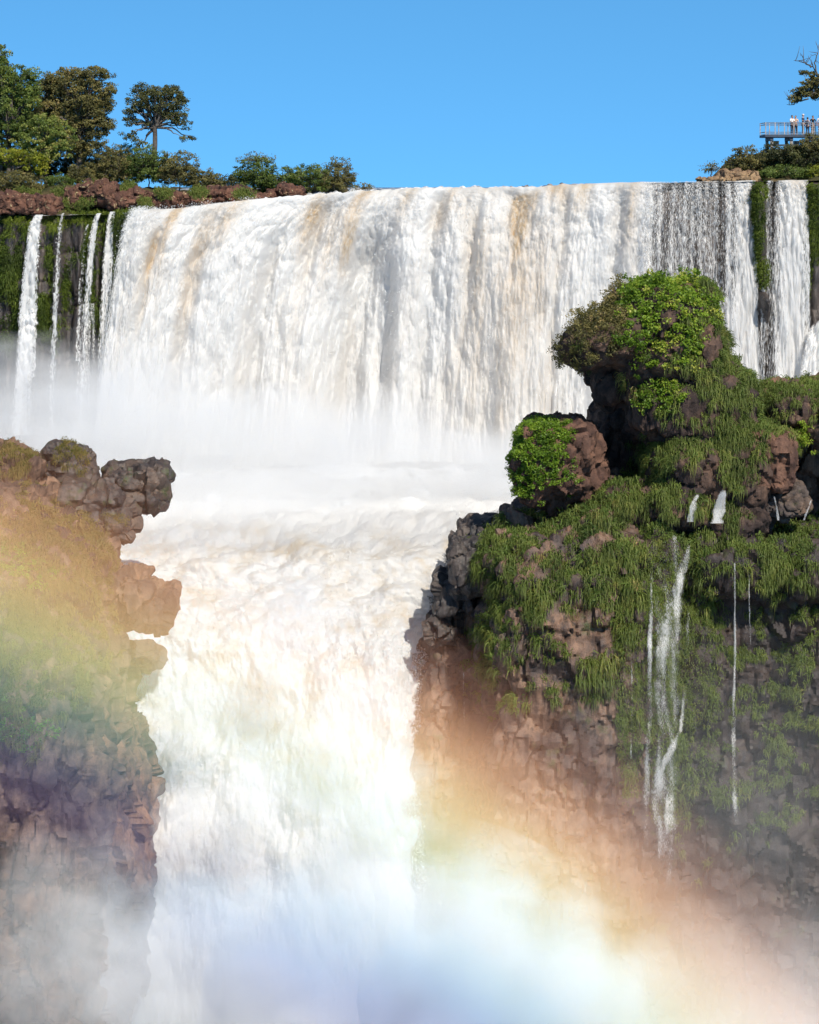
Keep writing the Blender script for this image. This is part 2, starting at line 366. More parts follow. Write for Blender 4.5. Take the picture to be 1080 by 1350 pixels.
tag(f, 'thin beaded veil waterfall showing brown rock through it, left of the moss covered rib', 'waterfall', 'waterfalls of the upper ledge')
def a_right(P, T, U):
    b = lerp(P, [(1008, .1), (1014, .34), (1022, .27), (1030, .42), (1045, .6), (1058, .55), (1068, .2)]) + .12 * fbm(N2(P / 6, T * 1.2), 3, 18)
    return np.clip(b * sstep(0, .06, U) * (1 - sstep(.92, 1, U)), 0, .9)
f = fall('waterfall', 1008, 1069, 130, 240, lambda P: lip(P) + .8, lambda P: Yl(P) + .5, 25, lambda P: -.35 + 0 * P, 1.3, a_right, lambda P, T, U: .5 * np.exp(-((P - 1050) / 12) ** 2) * (1 - sstep(.05, .3, T)), lambda P, T, U: .15 + 0 * P, relief_veil, M['veil'],
         taper=lambda U, T: (U - .5) * 1.2 * T, up=.1, seed=2)
tag(f, 'narrow white waterfall between two mossy rock ribs at the far right of the upper ledge', 'waterfall', 'waterfalls of the upper ledge')
f = fall('waterfall', 1066, 1120, 90, 120, lambda P: 420 + (1080 - P) * .9, lambda P: 198 + 0 * P, 14, lambda P: -1.6 + 0 * P, 1.5, lambda P, T, U: sstep(0, .3, T + .1 * fbm(N2(P / 5, P * 0), 2, 29)) * (1 - sstep(.75, 1, U)) * np.clip(.62 * sstep(0, .3, U) + .1 * fbm(N2(P / 6, T * 2), 3, 28), 0, .9), lambda P, T, U: 0 * P, lambda P, T, U: .1 + 0 * P, relief_veil, M['veil'], up=0, seed=3)
tag(f, 'white burst of water bouncing off the rock low at the far right edge', 'waterfall', 'waterfalls of the upper ledge')
# the spills over the mossy wall at the left
def spill(x0, x1, y, H, vx, vy, spread, al, label, seed, Y=200.5, ns=46, mat='veil'):
    f = fall('waterfall', x0, x1, ns, 170, lambda P: y + 0 * P, lambda P: Y + 0 * P, H, lambda P: vx + 0 * P, vy,
             lambda P, T, U: np.clip((al + .2 * fbm(N2(P / 3.0, T * 1.6), 3, seed)) * np.sqrt(np.clip(np.sin(np.pi * U), 0, 1)) * (1 - .25 * T), 0, .95), lambda P, T, U: 0 * P, lambda P, T, U: .1 + 0 * P,
             lambda S, h, T, P, q: .5 * fbm(N2(S * .8, T * 2), 2, seed + 3) + .3 * billow(N2(S * 2, T * 7), 2, seed + 4), M[mat], taper=lambda U, T: (U - .5) * spread * T, up=.06, seed=seed)
    return tag(f, label, 'waterfall', 'waterfalls of the upper ledge')
spill(47, 58, 283, 14, -.55, 1.6, 1.5, .66, 'widest of the thin white spills over the mossy wall, falling at the far left', 51)
spill(36, 52, 404, 11, -.6, 1.2, 1.2, .62, 'short lower leap of the widest spill, bouncing off a mossy ledge at the far left', 57, Y=199)
spill(128, 135, 281, 22, -.75, 1.3, .8, .52, 'slender leaning spill over the mossy wall, middle one beside the main curtain', 52)
spill(145, 153, 279, 23, -.3, 1.3, 1.1, .58, 'slender upright spill over the mossy wall, the one nearest the main curtain', 53)
spill(115, 118, 296, 12, -.5, .8, .5, .4, 'faint thread of water down the mossy wall left of the two slender spills', 54)
spill(82, 86, 281, 24, -.5, 1.0, 1.0, .36, 'faint thread of water down the mossy wall right of the widest spill', 55)
spill(105, 128, 400, 12, 0, .5, .5, .36, 'row of faint drips low on the mossy wall above the mist', 56, Y=199.6)

# ------------------------------------------------------------------ the upper river and the pool between the two drops
def river_mat(name, foam_bias=.5):
    m, nt = newmat(name); t = NT(nt); v = t.coord('Object')
    n = t.noise(t.mapping(v, (.5, .16, .5)), 1.0, 7, .62, .6); n2 = t.noise(t.mapping(v, (1.6, .6, 1)), 1.0, 5, .6)
    fm = t.ramp(t.math('ADD', t.math('MULTIPLY', n, .7), t.math('MULTIPLY', n2, .3)), [(foam_bias - .06, 0.0), (foam_bias + .08, 1.0)])
    f = t.math('MULTIPLY', fm, t.attr('foam'), clamp=True)
    c = t.mix(f, (.06, .075, .09), (.85, .85, .84)); tea = t.math('MULTIPLY', t.attr('tint'), n2); c = t.mix(tea, c, (.35, .22, .09))
    t.out(t.bsdf(c, t.math('MULTIPLY_ADD', f, .5, .2), t.bump(t.math('ADD', n, n2), .6, .5), .5)); return m
M['river'] = river_mat('river_water', .47); M['pool'] = river_mat('pool_water', .42)
# upstream: from the lip back
pu = np.linspace(-80, 1200, 520); dn = np.concatenate([np.linspace(0, 12, 40), [16, 22, 30, 45, 70, 110, 200, 500, 2500]])
U, D = np.meshgrid(pu, dn, indexing='ij'); U = U.ravel(); D = D.ravel()
yl = Yl(U); zl = -(lip(U) - HY) * yl / FPX - .12
X = (U - CX) * yl / FPX * (1 + D / 260); Yr = yl + .3 + D
far = np.where(U > 700, np.minimum(zl, .1), -.05)
Zr = zl + (far - zl) * sstep(1, 34, D) + .22 * billow(N2(X * .9, Yr * .35), 3, 61) * sstep(0, 3, D) * (1 - sstep(20, 60, D)) * lerp(U, [(300, 1), (760, 1), (800, .2), (1100, .15)])
mk('river', np.stack([X, Yr, Zr], 1), [grid_faces(len(pu), len(dn))[:, ::-1]], M['river'], None, True, {'foam': lerp(U, [(300, 1), (760, 1), (800, .35), (1200, .25)]) * (1 - .85 * sstep(5, 40, D)), 'tint': .8 * np.exp(-((U - 735) / 60) ** 2)})['kind'] = 'structure'
# pool
x = np.linspace(-45, 60, 300); y = np.linspace(173, 206, 170); Xp, Yp = np.meshgrid(x, y, indexing='ij'); Xp = Xp.ravel(); Yp = Yp.ravel()
Zp = -24.75 + .45 * billow(N2(Xp * .35, Yp * .22), 3, 63) + .15 * billow(N2(Xp * 1.4, Yp * .9), 2, 64) - .9 * sstep(181, 173, Yp)
mk('pool', np.stack([Xp, Yp, Zp], 1), [grid_faces(300, 170)[:, ::-1]], M['pool'], None, True, {'foam': np.clip(1.25 - .7 * sstep(2, 8, Xp), 0, 1), 'tint': 0 * Xp})['kind'] = 'structure'

# ------------------------------------------------------------------ lower cascade
CT = [0, .1, .17, .3, .42, .6, .8, 1]
CYs = [190, 171, 161, 155, 150.8, 147, 144, 141]; CZs = [-24.4, -24.7, -26.0, -28.6, -31.4, -38, -47, -60]
CXR = [(0, 745), (.1, 665), (.17, 612), (.24, 592), (.3, 580), (.42, 560), (.6, 552), (.8, 566), (1, 600)]
nu_, nv_ = 430, 560
U, T = np.meshgrid(np.linspace(0, 1, nu_), np.linspace(0, 1, nv_), indexing='ij'); U = U.ravel(); T = T.ravel()
def smooth_interp(x, xs, ys):
    g = np.linspace(0, 1, 400); y = np.interp(g, xs, ys); k = np.ones(25) / 25; y = np.convolve(np.pad(y, 12, mode='edge'), k, 'valid'); return np.interp(x, g, y)
Yc = smooth_interp(T, CT, CYs); Zc = smooth_interp(T, CT, CZs)
pr = lerp(T, CXR); pl = lerp(T, [(0, 40), (.3, 60), (.5, 100), (1, 60)])
Pc = pl + (pr - pl) * U; Xc = (Pc - CX) * Yc / FPX
arc = T * 46
k = sstep(.05, .3, T)
low = sstep(.3, .6, T)
wx = Xc + .8 * perlin(N2(Xc * .25, arc * .2, 8)); 
wa = arc + .8 * perlin(N2(Xc * .3, arc * .25, 4)) + .3 * perlin(N2(Xc * .9, arc * .8, 14)); wx = wx + .3 * perlin(N2(Xc * .9, arc * .8, 12))
# streamlines follow the channel, and the falling part is drawn out along the fall
Sx = (Xc - Xc.min()) * .25 + U * 24 * .75
lo = 1.4 * fbm(N2(Sx * .17, arc * .11), 2, 81) + .8 * fbm(N2(Sx * .42, arc * .24), 3, 82) + .38 * billow(N2(Sx * .5 + .4 * perlin(N2(Sx * .6, arc * .3, 3)), arc * .3), 2, 83) + .12 * billow(N2(Sx * 1.4, arc * .7), 2, 84) + .13 * fbm(N2(Sx * 3.0, arc * 1.0), 4, 86, .62)
hi_ = .95 * fbm(N2(Sx * .22, arc * .33), 2, 181) + .45 * billow(N2(Sx * .5, arc * .55), 2, 183) + .13 * fbm(N2(Sx * 1.6, arc * 2.2), 4, 186, .62)
d = hi_ + (lo - hi_) * sstep(.22, .42, T)
d *= .5 + .45 * k
d += 1.1 * np.exp(-((T - .20 - .02 * perlin(N2(Xc * .2, Xc * 0))) / .03) ** 2) * (.6 + .6 * perlin(N2(Xc * .25, T * 3, 5)))
d -= 1.6 * sstep(.9, 1, U) * k          # the edge turns back to the rock
ny, nz = -(.3 + .65 * k), (.95 - .6 * k)
V = np.stack([Xc, Yc + ny * d, Zc + nz * d], 1)
tintc = .42 * sstep(.12, .55, fbm(N2(Xc * .45, arc * .45), 4, 85)) * (1 - sstep(.6, .9, T)) + .3 * sstep(.05, .5, fbm(N2(Xc * 1.2, arc * 1.1), 3, 87)) * (1 - sstep(.6, .9, T)) + .3 * np.exp(-((T - .17) / .05) ** 2) * sstep(-.2, .4, fbm(N2(Xc * .4, arc * .5), 3, 88))
tintc = tintc * sstep(.07, .16, T)
ac = np.clip(.26 + 1.3 * (1 - sstep(.9, .995, U + .035 * fbm(N2(Xc * .5, arc * .4), 3, 89))) * (T > .08) + (T <= .08) * (1 - sstep(.9, 1, U)), 0, 1)
thinc = .8 * np.exp(-((Pc - 190) / 18) ** 2) * sstep(.4, .43, T) * (1 - sstep(.47, .52, T)) + .25 * sstep(.9, .98, U) * (T > .2)
c = mk('cascade', V, [grid_faces(nu_, nv_)], M['rapid'], None, True, {'alpha': ac, 'tint': np.clip(tintc, 0, 1), 'thin': thinc}, np.stack([Sx, arc * 1.0], 1))
tag(c, 'huge white cascade pouring through the gap between the two cliffs into the gorge', 'waterfall')

# ------------------------------------------------------------------ flying spray: loose drops thrown off the falling sheets
m, nt = newmat('spray_drops'); t = NT(nt); d_ = t.bsdf((.95, .945, .93), .7, None, .1); tr = nt.nodes.new('ShaderNodeBsdfTranslucent'); tr.inputs['Color'].default_value = (.95, .945, .93, 1)
mx = nt.nodes.new('ShaderNodeMixShader'); mx.inputs[0].default_value = .5; t.link(d_, mx.inputs[1]); t.link(tr.outputs[0], mx.inputs[2]); t.out(mx.outputs[0]); M['spray'] = m
def spray(P, size, label, seed):
    r = np.random.default_rng(seed); n = len(P); s_ = (size * r.uniform(.5, 1.5, n))[:, None, None]
    T3 = r.normal(0, 1, (n, 3, 3)); T3 /= np.linalg.norm(T3, axis=2)[:, :, None]
    V = P[:, None] + T3 * s_ * .6; o = mk('spray', V.reshape(-1, 3), [np.arange(3 * n).reshape(-1, 3)], M['spray'], None, False); o['kind'] = 'stuff'; o['label'] = label; o['category'] = 'spray'
r = np.random.default_rng(31)
cv = V.copy(); cw = np.clip(.15 + sstep(.25, .5, T) + 1.5 * sstep(.9, 1, U) * sstep(.1, .2, T) + 1.2 * np.clip(fbm(cv * .35, 2, 91), 0, 1), 0, 4) * (T > .06) * (T < .85)
idx = r.choice(len(cv), 70000, p=cw / cw.sum()); off = np.abs(r.normal(0, .38, len(idx)))
spray(cv[idx] + off[:, None] * np.array([0, -.9, .35]) + r.normal(0, .12, (len(idx), 3)), .085, 'white drops flying off the cascade', 32)

me = MAIN.data; fv = np.zeros(len(me.vertices) * 3, np.float32); me.vertices.foreach_get('co', fv); fv = fv.reshape(-1, 3); ft = np.repeat(np.linspace(0, 1, 820), len(fv) // 820); px_, py_ = proj(fv)
fw = np.clip(sstep(300, 460, py_) + 2.0 * (ft < .03) + .9 * (ft > .97) + np.clip(fbm(fv * .5, 2, 92), 0, 1), 0, 3) * (py_ > 262)
idx = r.choice(len(fv), 45000, p=fw / fw.sum()); off = np.abs(r.normal(0, .45, len(idx)))
spray(fv[idx] + off[:, None] * np.array([0, -1, .1]) + r.normal(0, .15, (len(idx), 3)), .085, 'white drops flying off the main curtain', 33)
# ------------------------------------------------------------------ rock
def B(px, py, Y, rx, ry, dep, e=5.0, rot=0.0, tilt=0.0, n=14):
    """a rounded block seen at a photo direction, Y metres out, rx / ry its half size in photo pixels there, dep its half depth in metres"""
    return blob(at(px, py, Y), (rx * Y / FPX, dep, ry * Y / FPX), e, rot, n, tilt)
def rock(name, parts, voxel, seed, mat, label=None, cat=None, kind=None, group=None, **kw):
    V, F = remesh(parts, voxel); V = craggy(V, F, seed, **kw)
    o = mk(name, V, [F], mat, None, True); o.data.set_sharp_from_angle(angle=R(38)) if hasattr(o.data, 'set_sharp_from_angle') else None
    tag(o, label, cat, group, kind); return o, V, F
# the wall behind the upper falls
nx, nz = 760, 230
P, Zt = np.meshgrid(np.linspace(-90, 1230, nx), np.linspace(0, 1, nz), indexing='ij'); P = P.ravel(); Zt = Zt.ravel()
yl = Yl(P); z0 = -(lip(P) - HY) * yl / FPX - .15
Yw = yl + lerp(P, [(170, .9), (230, 3.2), (820, 3.2), (870, 1.0)]) + 2.2 * np.exp(-((Zt) / .02) ** 2); Zw = z0 - 27 * np.maximum(Zt - .012, 0); Xw = (P - CX) * yl / FPX
q = np.stack([Xw, Yw, Zw], 1)
f1, f2, idr = worley(q / np.array([1.5, 2.2, 3.5]), 301)
dw = .9 * fbm(q * np.array([.35, .3, .07]), 3, 300) + .7 * (idr - .5) - .3 * np.exp(-(f2 - f1) / .08) + .35 * fbm(q * np.array([1.3, 1, .3]), 3, 305)
rib = lambda c, w_, h_, a, b: h_ * np.exp(-((P - c) / w_) ** 4) * sstep(a, a + .04, Zt) * (1 - sstep(b, b + .12, Zt))
dw += rib(1002, 9, 2.3, -.1, .36) + rib(1006, 8, 1.9, .36, .5) + rib(1077, 13, 2.6, -.1, .55) + rib(163, 14, 1.8, -.1, .5) + rib(20, 16, 1.2, -.1, .7) + rib(75, 8, 1.2, -.1, .6) + rib(125, 6, 1.0, .05, .8) + rib(48, 14, 1.0, .38, .9)
dw *= sstep(0, .03, Zt)
Vw = np.stack([Xw, Yw - dw, Zw], 1); Fw = grid_faces(nx, nz)
o = mk('rock_wall', Vw, [Fw], M['rock_wet']); o['kind'] = 'structure'; o.name = 'cliff'
WALL = (Vw, Fw)
# gorge floor
g = 3000.0; mk('ground', [(-g, -200, -60), (g, -200, -60), (g, g, -60), (-g, g, -60)], [np.array([[0, 1, 2, 3]])], M['rock_dark'])['kind'] = 'structure'
# right cliff
RC = rock('cliff', [B(975, 1180, 155, 255, 470, 11.5, 7), B(755, 1130, 152, 118, 452, 11.5, 6), B(608, 1260, 157, 56, 440, 9.5, 7), B(655, 1060, 159, 66, 335, 9.5, 7), B(720, 800, 158, 78, 112, 9.5, 5), B(1010, 735, 151, 130, 42, 8.5, 4), B(1070, 900, 151, 60, 190, 8, 4),
                    B(930, 1150, 150, 40, 330, 7.0, 4), B(800, 700, 153, 110, 34, 10, 3), B(1110, 740, 155, 140, 40, 12, 4), B(700, 1250, 149, 90, 180, 10, 4), B(700, 745, 149.5, 66, 50, 7.5, 2.6), B(790, 735, 149, 60, 60, 7.5, 2.6), B(665, 830, 149, 30, 60, 5, 2.6)], .17, 101, M['rock_cliff'], kind='structure', big=.6, block=.65, fine=.14, crack=.22, cell=(1.8, 1.8, 3.8), lv=.36)
# the overgrown crag on top of it
OC = rock('rock_outcrop', [B(872, 446, 149.5, 68, 70, 4.8, 2.8), B(905, 470, 149.5, 46, 70, 4.5, 2.6), B(806, 448, 148, 64, 36, 4.2, 2.3, tilt=.3), B(775, 458, 148.4, 30, 26, 3, 2.4, tilt=.5), B(835, 400, 150, 26, 20, 2.6, 2.4), B(905, 388, 150, 34, 18, 3, 3), B(895, 530, 149.5, 74, 60, 4.6, 2.6), B(808, 500, 152, 36, 40, 3.5, 2.6), B(845, 600, 157, 68, 90, 4, 3), B(935, 540, 149.5, 58, 70, 4.5, 2.5), B(912, 618, 148.5, 58, 52, 4.6, 2.6),
                           B(970, 610, 149.5, 46, 75, 5, 2.6), B(885, 660, 148.5, 55, 34, 5, 2.6), B(950, 680, 149, 60, 32, 5, 2.6), B(830, 662, 149, 44, 26, 4.2, 2.6)], .15, 121, M['rock_crag'], 'tall overhanging crag capped with bright green shrubs on the right cliff', 'rock', big=.4, block=.4, fine=.1, lv=.4)
LB = rock('boulder', [B(731, 596, 149, 49, 46, 3.2, 5.5, tilt=-.08), B(716, 625, 149, 34, 36, 2.8, 3), B(735, 655, 150, 24, 32, 2.4, 2.6), B(768, 612, 150, 24, 56, 2.4, 4, tilt=.1)], .13, 131, M['rock_ruddy'], 'flat topped boulder draped in bright leaves, left of the tall crag', 'boulder', big=.5, block=.45, fine=.1, lv=.4, group='boulders on the right cliff')
BB = rock('boulder', [B(798, 632, 150, 20, 17, 1.4, 3), B(815, 650, 150.5, 14, 16, 1.3, 3)], .1, 133, M['rock_brown'], 'small bare brown rock wedged between the leafy boulder and the tall crag', 'boulder', big=.3, block=.35, group='boulders on the right cliff')
RB = rock('boulder', [B(1012, 604, 147, 33, 38, 2.2, 7, tilt=-.1), B(1034, 596, 147.4, 14, 30, 1.8, 4)], .11, 135, M['rock_ruddy'], 'square reddish rock face hung with grass right of the tall crag', 'boulder', big=.2, block=.3, fine=.08, group='boulders on the right cliff', crack=.2, cell=(1.1, 1.1, 2.2), lv=.3)
RS = rock('boulder', [B(1040, 662, 147, 27, 23, 2.2, 3.2, tilt=.35), B(1015, 664, 147.2, 16, 16, 1.8, 3)], .1, 137, M['rock_grey'], 'sloping bare boulder between two trickles below the dark cave', 'boulder', big=.25, block=.25, lv=.4, group='boulders on the right cliff')
RO = rock('rock_outcrop', [B(1060, 536, 152, 62, 30, 5, 2.6, tilt=-.06), B(1120, 540, 152, 70, 42, 6, 3), B(1075, 560, 151, 34, 26, 4, 2.6), B(1090, 620, 158, 80, 90, 5, 4), B(1015, 545, 153, 30, 32, 4, 2.6)], .15, 139, M['rock_brown'], 'grassy outcrop roofing a black cave at the right edge', 'rock', big=.4, block=.35, lv=.4)
SL = rock('boulder', [B(655, 702, 154, 48, 13, 4, 4), B(628, 740, 151, 36, 40, 3.4, 5), B(604, 782, 151.5, 24, 28, 2.6, 5), B(690, 686, 158, 28, 9, 3, 3), B(584, 828, 151, 22, 16, 2.4, 5)], .13, 141, M['rock_wet'], 'black wet stepped rock at the brink of the cascade', 'boulder', big=.25, block=.5, fine=.08, group='boulders on the right cliff', lv=.4)
# left cliff
LC = rock('cliff', [B(35, 1230, 136, 118, 440, 10, 6), B(102, 1200, 134, 46, 370, 7, 5), B(158, 1135, 140, 34, 195, 6, 3), B(40, 770, 139, 88, 82, 10, 3), B(86, 800, 138, 54, 80, 8, 3), B(0, 705, 141, 76, 50, 9, 3), B(100, 748, 140, 40, 42, 6, 2.8),
                    B(178, 782, 140, 34, 26, 3.4, 3, tilt=.35), B(205, 798, 140, 26, 30, 3, 3, tilt=-.2), B(30, 1330, 129, 70, 120, 5, 4), B(70, 1000, 130, 26, 120, 4, 4)], .15, 201, M['rock_brown'], kind='structure', big=.7, block=.75, fine=.12, crack=.22, cell=(1.7, 1.7, 4.2), lv=.38)
for i, (ps, seed, mat, lab, kw) in enumerate((
    ([B(183, 641, 150, 46, 31, 3, 2.7, tilt=-.2), B(160, 640, 151, 24, 30, 2.5, 3)], 211, 'rock_dark', 'large bare dark boulder standing in the rapids at the left bank', {}),
    ([B(92, 624, 149, 36, 33, 3, 3), B(70, 640, 149, 26, 24, 2.6, 3)], 212, 'rock_dark', 'dark boulder with a grass cap between the bare boulder and the grassy knob', {}),
    ([B(128, 668, 147, 46, 28, 2.6, 3), B(100, 660, 147, 30, 30, 2.6, 3)], 213, 'rock_dark', 'low broken grey boulder in front of the bare dark boulder', {}),
    ([B(150, 694, 146, 30, 16, 2, 2.8, tilt=-.1), B(158, 672, 147, 20, 14, 2, 3)], 214, 'rock_grey', 'small moss topped boulder at the edge of the white water', {}),
    ([B(14, 632, 147, 42, 44, 3.2, 2.7), B(50, 665, 146, 34, 26, 2.6, 2.7), B(-20, 660, 147, 40, 60, 3, 3)], 215, 'rock_brown', 'grass covered knob of rock at the far left of the left bank', {}),
    ([B(188, 868, 148.5, 24, 9, 1.6, 3, tilt=.1)], 216, 'rock_dark', 'small half drowned rock in the cascade below the left bank', {}))):
    o, V_, F_ = rock('boulder', ps, .12, seed, M[mat], lab, 'boulder', group='boulders on the left bank', big=.3, block=.5, fine=.08, lv=.35, cell=(1.9, 1.9, 1.7), crack=.1, **kw)
    if i == 4: KB = (o, V_, F_)
    if i == 1: GB = (o, V_, F_)
    if i == 3: SB = (o, V_, F_)

# ------------------------------------------------------------------ threads of water down the right cliff
def depth_map(objs, cell=6):
    D = np.full((240, 240), 1e9)
    for V_ in objs:
        px, py = proj(V_); i = (px // cell).astype(int); j = (py // cell).astype(int); ok = (i >= 0) & (i < 240) & (j >= 0) & (j < 240); np.minimum.at(D, (i[ok], j[ok]), V_[ok, 1])
    return D
DM = depth_map([RC[1], OC[1], RS[1], RB[1]])
def ribbon(path, al, label, seed, ns=14, off=.22, cell=6, name='waterfall'):
    pts = np.array([p[:3] for p in path], float); L = np.concatenate([[0], np.cumsum(np.hypot(np.diff(pts[:, 0]), np.diff(pts[:, 1])))]); n = int(L[-1] / 1.6) + 8
    q = np.linspace(0, L[-1], n); x = np.interp(q, L, pts[:, 0]); y = np.interp(q, L, pts[:, 1]); wd = np.interp(q, L, pts[:, 2]); av = np.interp(q, L, [p[3] if len(p) > 3 else 1 for p in path])
    d = np.array([DM[max(0, int((a - w_) // cell)):int((a + w_) // cell) + 1, int(b // cell)].min() for a, b, w_ in zip(x, y, wd)]); ok = d < 1e8; d = np.interp(q, q[ok], d[ok]) - off
    run = d.copy()
    for i in range(1, n): run[i] = min(run[i], run[i - 1] + .02)      # water leaves the rock where the rock falls back
    k = np.ones(9) / 9; run = np.convolve(np.pad(run, 4, mode='edge'), k, 'valid'); run = np.minimum(run, d + .1)
    u = np.linspace(-1, 1, ns); U, I = np.meshgrid(u, np.arange(n), indexing='ij'); U = U.ravel(); I = I.ravel(); rr = np.random.default_rng(seed)
    jag = 1 + .35 * perlin(N2(I / 7.0, U * 0 + seed))
    X = x[I] + U * .8 * wd[I] * jag + .6 * perlin(N2(I / 11.0, U * 0 + seed + 5)); Y = run[I] - .12 * (1 - U ** 2); V_ = np.stack([(X - CX) * Y / FPX, Y, -(y[I] - HY) * Y / FPX], 1)
    a_ = np.clip((al * .74 * av[I] + .2 * fbm(N2(V_[:, 0] * 2, q[I] / 60.0), 3, seed)) * np.sqrt(np.clip(1 - U ** 2, 0, 1)) * sstep(0, 6, I), 0, .95)
    o = mk(name, V_, [grid_faces(ns, n)], M['veil'], None, True, {'alpha': a_, 'tint': a_ * 0, 'thin': a_ * 0 + .1}, np.stack([V_[:, 0] * 3.2, q[I] / 9.0], 1)); tag(o, label, 'waterfall', 'threads of water down the right cliff'); return o
ribbon([(864, 688, 2.5, .8), (860, 760, 4), (857, 850, 5), (856, 940, 6), (853, 1030, 7, .9), (850, 1100, 8, .7), (850, 1190, 9, -.4)], .44, 'long thin white thread running straight down beside the mossy strip of the right cliff', 801)
ribbon([(911, 712, 4, 1), (903, 740, 8, 1.1), (893, 780, 11, .9), (888, 850, 13, .55), (884, 920, 13, .4)], .46, 'white spill spreading over the mossy strip from a notch in the brow', 802)
ribbon([(908, 800, 4, .6), (904, 900, 4, .6), (898, 960, 5, .9), (884, 992, 9, 1.5), (868, 1022, 8, 1.3), (872, 1060, 14, .8), (876, 1110, 17, .75), (876, 1190, 19, -.3)], .44, 'thread that kinks left over a white step low on the mossy strip', 803)
ribbon([(969, 735, 2, .8), (969, 800, 2.2, 1), (969, 880, 2.6, 1), (967, 960, 4.5, .8), (969, 1060, 6, .6), (972, 1160, 7, -.3)], .5, 'single straight thread of water on the dark wall right of the mossy strip', 804)
ribbon([(988, 752, 1.4), (988, 800, 1.6), (990, 850, 1.6, .6)], .42, 'short faint thread just right of the single straight thread', 805, ns=8)
ribbon([(833, 850, 1.6), (833, 930, 2.6), (832, 1000, 3, .6)], .4, 'faint dribble down the grass left of the long thin thread', 806, ns=8)
ribbon([(611, 880, 1.4), (612, 940, 1.8), (612, 1000, 2, .5)], .36, 'hair thin dribble on the rock face near the cascade', 807, ns=8)
ribbon([(922, 648, 3, .7), (915, 662, 6), (911, 688, 8)], .7, 'little white cascade dropping onto the brow, left one of the bright pair', 808, off=.4)
ribbon([(955, 642, 5, .7), (951, 658, 9), (945, 690, 13)], .8, 'bright little cascade dropping onto the brow, right and larger one of the bright pair', 809, off=.4)
ribbon([(1020, 650, 1.6), (1024, 668, 2.6), (1026, 686, 3)], .6, 'trickle down the left side of the sloping bare boulder', 810, ns=8, off=.3)
ribbon([(1071, 655, 2), (1066, 670, 2.6), (1060, 686, 2.4)], .6, 'trickle down the right side of the sloping bare boulder', 811, ns=8, off=.3)

ribbon([(884, 700, 18, .6), (882, 800, 26, .85), (880, 900, 27, .85), (876, 1000, 26, .8), (874, 1080, 25, 1.0), (874, 1140, 25, .7), (874, 1200, 25, -.4)], .47, 'wide see-through veil of drops over the mossy strip', 812, ns=40, off=.3)
# ------------------------------------------------------------------ plants: blades and leaves
def plant_mat(name, stops, rough=.6, trans=.35, tip=None):
    m, nt = newmat(name); t = NT(nt)
    c = t.ramp(t.attr('tint'), stops)
    if tip: c = t.mix(t.math('MULTIPLY', t.attr('tip'), .5), c, tip)
    d = t.bsdf(c, rough, None, .25); tr = nt.nodes.new('ShaderNodeBsdfTranslucent'); t.link(c, tr.inputs['Color'])
    mx = nt.nodes.new('ShaderNodeMixShader'); mx.inputs[0].default_value = trans; t.link(d, mx.inputs[1]); t.link(tr.outputs[0], mx.inputs[2]); t.out(mx.outputs[0]); return m
M['grass'] = plant_mat('hanging_grass', [(0, (0.046, 0.080, 0.017)), (.35, (0.092, 0.145, 0.026)), (.62, (0.154, 0.210, 0.038)), (.82, (0.254, 0.246, 0.058)), (1, (0.384, 0.275, 0.109))], tip=(0.200, 0.203, 0.058))
M['straw'] = plant_mat('dry_grass', [(0, (0.055, 0.078, 0.016)), (.4, (0.138, 0.137, 0.026)), (.7, (0.248, 0.182, 0.052)), (1, (0.372, 0.247, 0.098))], tip=(0.345, 0.221, 0.078))
M['moss'] = plant_mat('moss', [(0, (0.024, 0.038, 0.008)), (.45, (0.075, 0.11, 0.014)), (1, (0.19, 0.23, 0.024))])
M['leaf_bright'] = plant_mat('bright_leaves', [(0, (0.053, 0.096, 0.013)), (.4, (0.132, 0.223, 0.019)), (.75, (0.246, 0.351, 0.032)), (1, (0.458, 0.447, 0.079))], .45, .4)
M['leaf_mid'] = plant_mat('leaves', [(0, (0.046, 0.070, 0.018)), (.5, (0.128, 0.176, 0.035)), (.8, (0.233, 0.269, 0.058)), (1, (0.438, 0.374, 0.117))], .5, .35)
M['leaf_dark'] = plant_mat('dark_leaves', [(0, (0.027, 0.032, 0.016)), (.5, (0.079, 0.085, 0.028)), (.85, (0.145, 0.142, 0.045)), (1, (0.246, 0.193, 0.072))], .5, .3)
M['leaf_olive'] = plant_mat('olive_leaves', [(0, (0.059, 0.057, 0.022)), (.5, (0.167, 0.151, 0.047)), (.85, (0.286, 0.227, 0.076)), (1, (0.404, 0.281, 0.130))], .55, .35)
M['leaf_gold'] = plant_mat('yellow_green_leaves', [(0, (0.104, 0.125, 0.016)), (.5, (0.241, 0.265, 0.023)), (1, (0.464, 0.421, 0.062))], .5, .4)
M['bark'] = rock_mat('bark', (.05, .04, .033), (.11, .09, .075), (.2, .17, .14), .4, 0, .2)

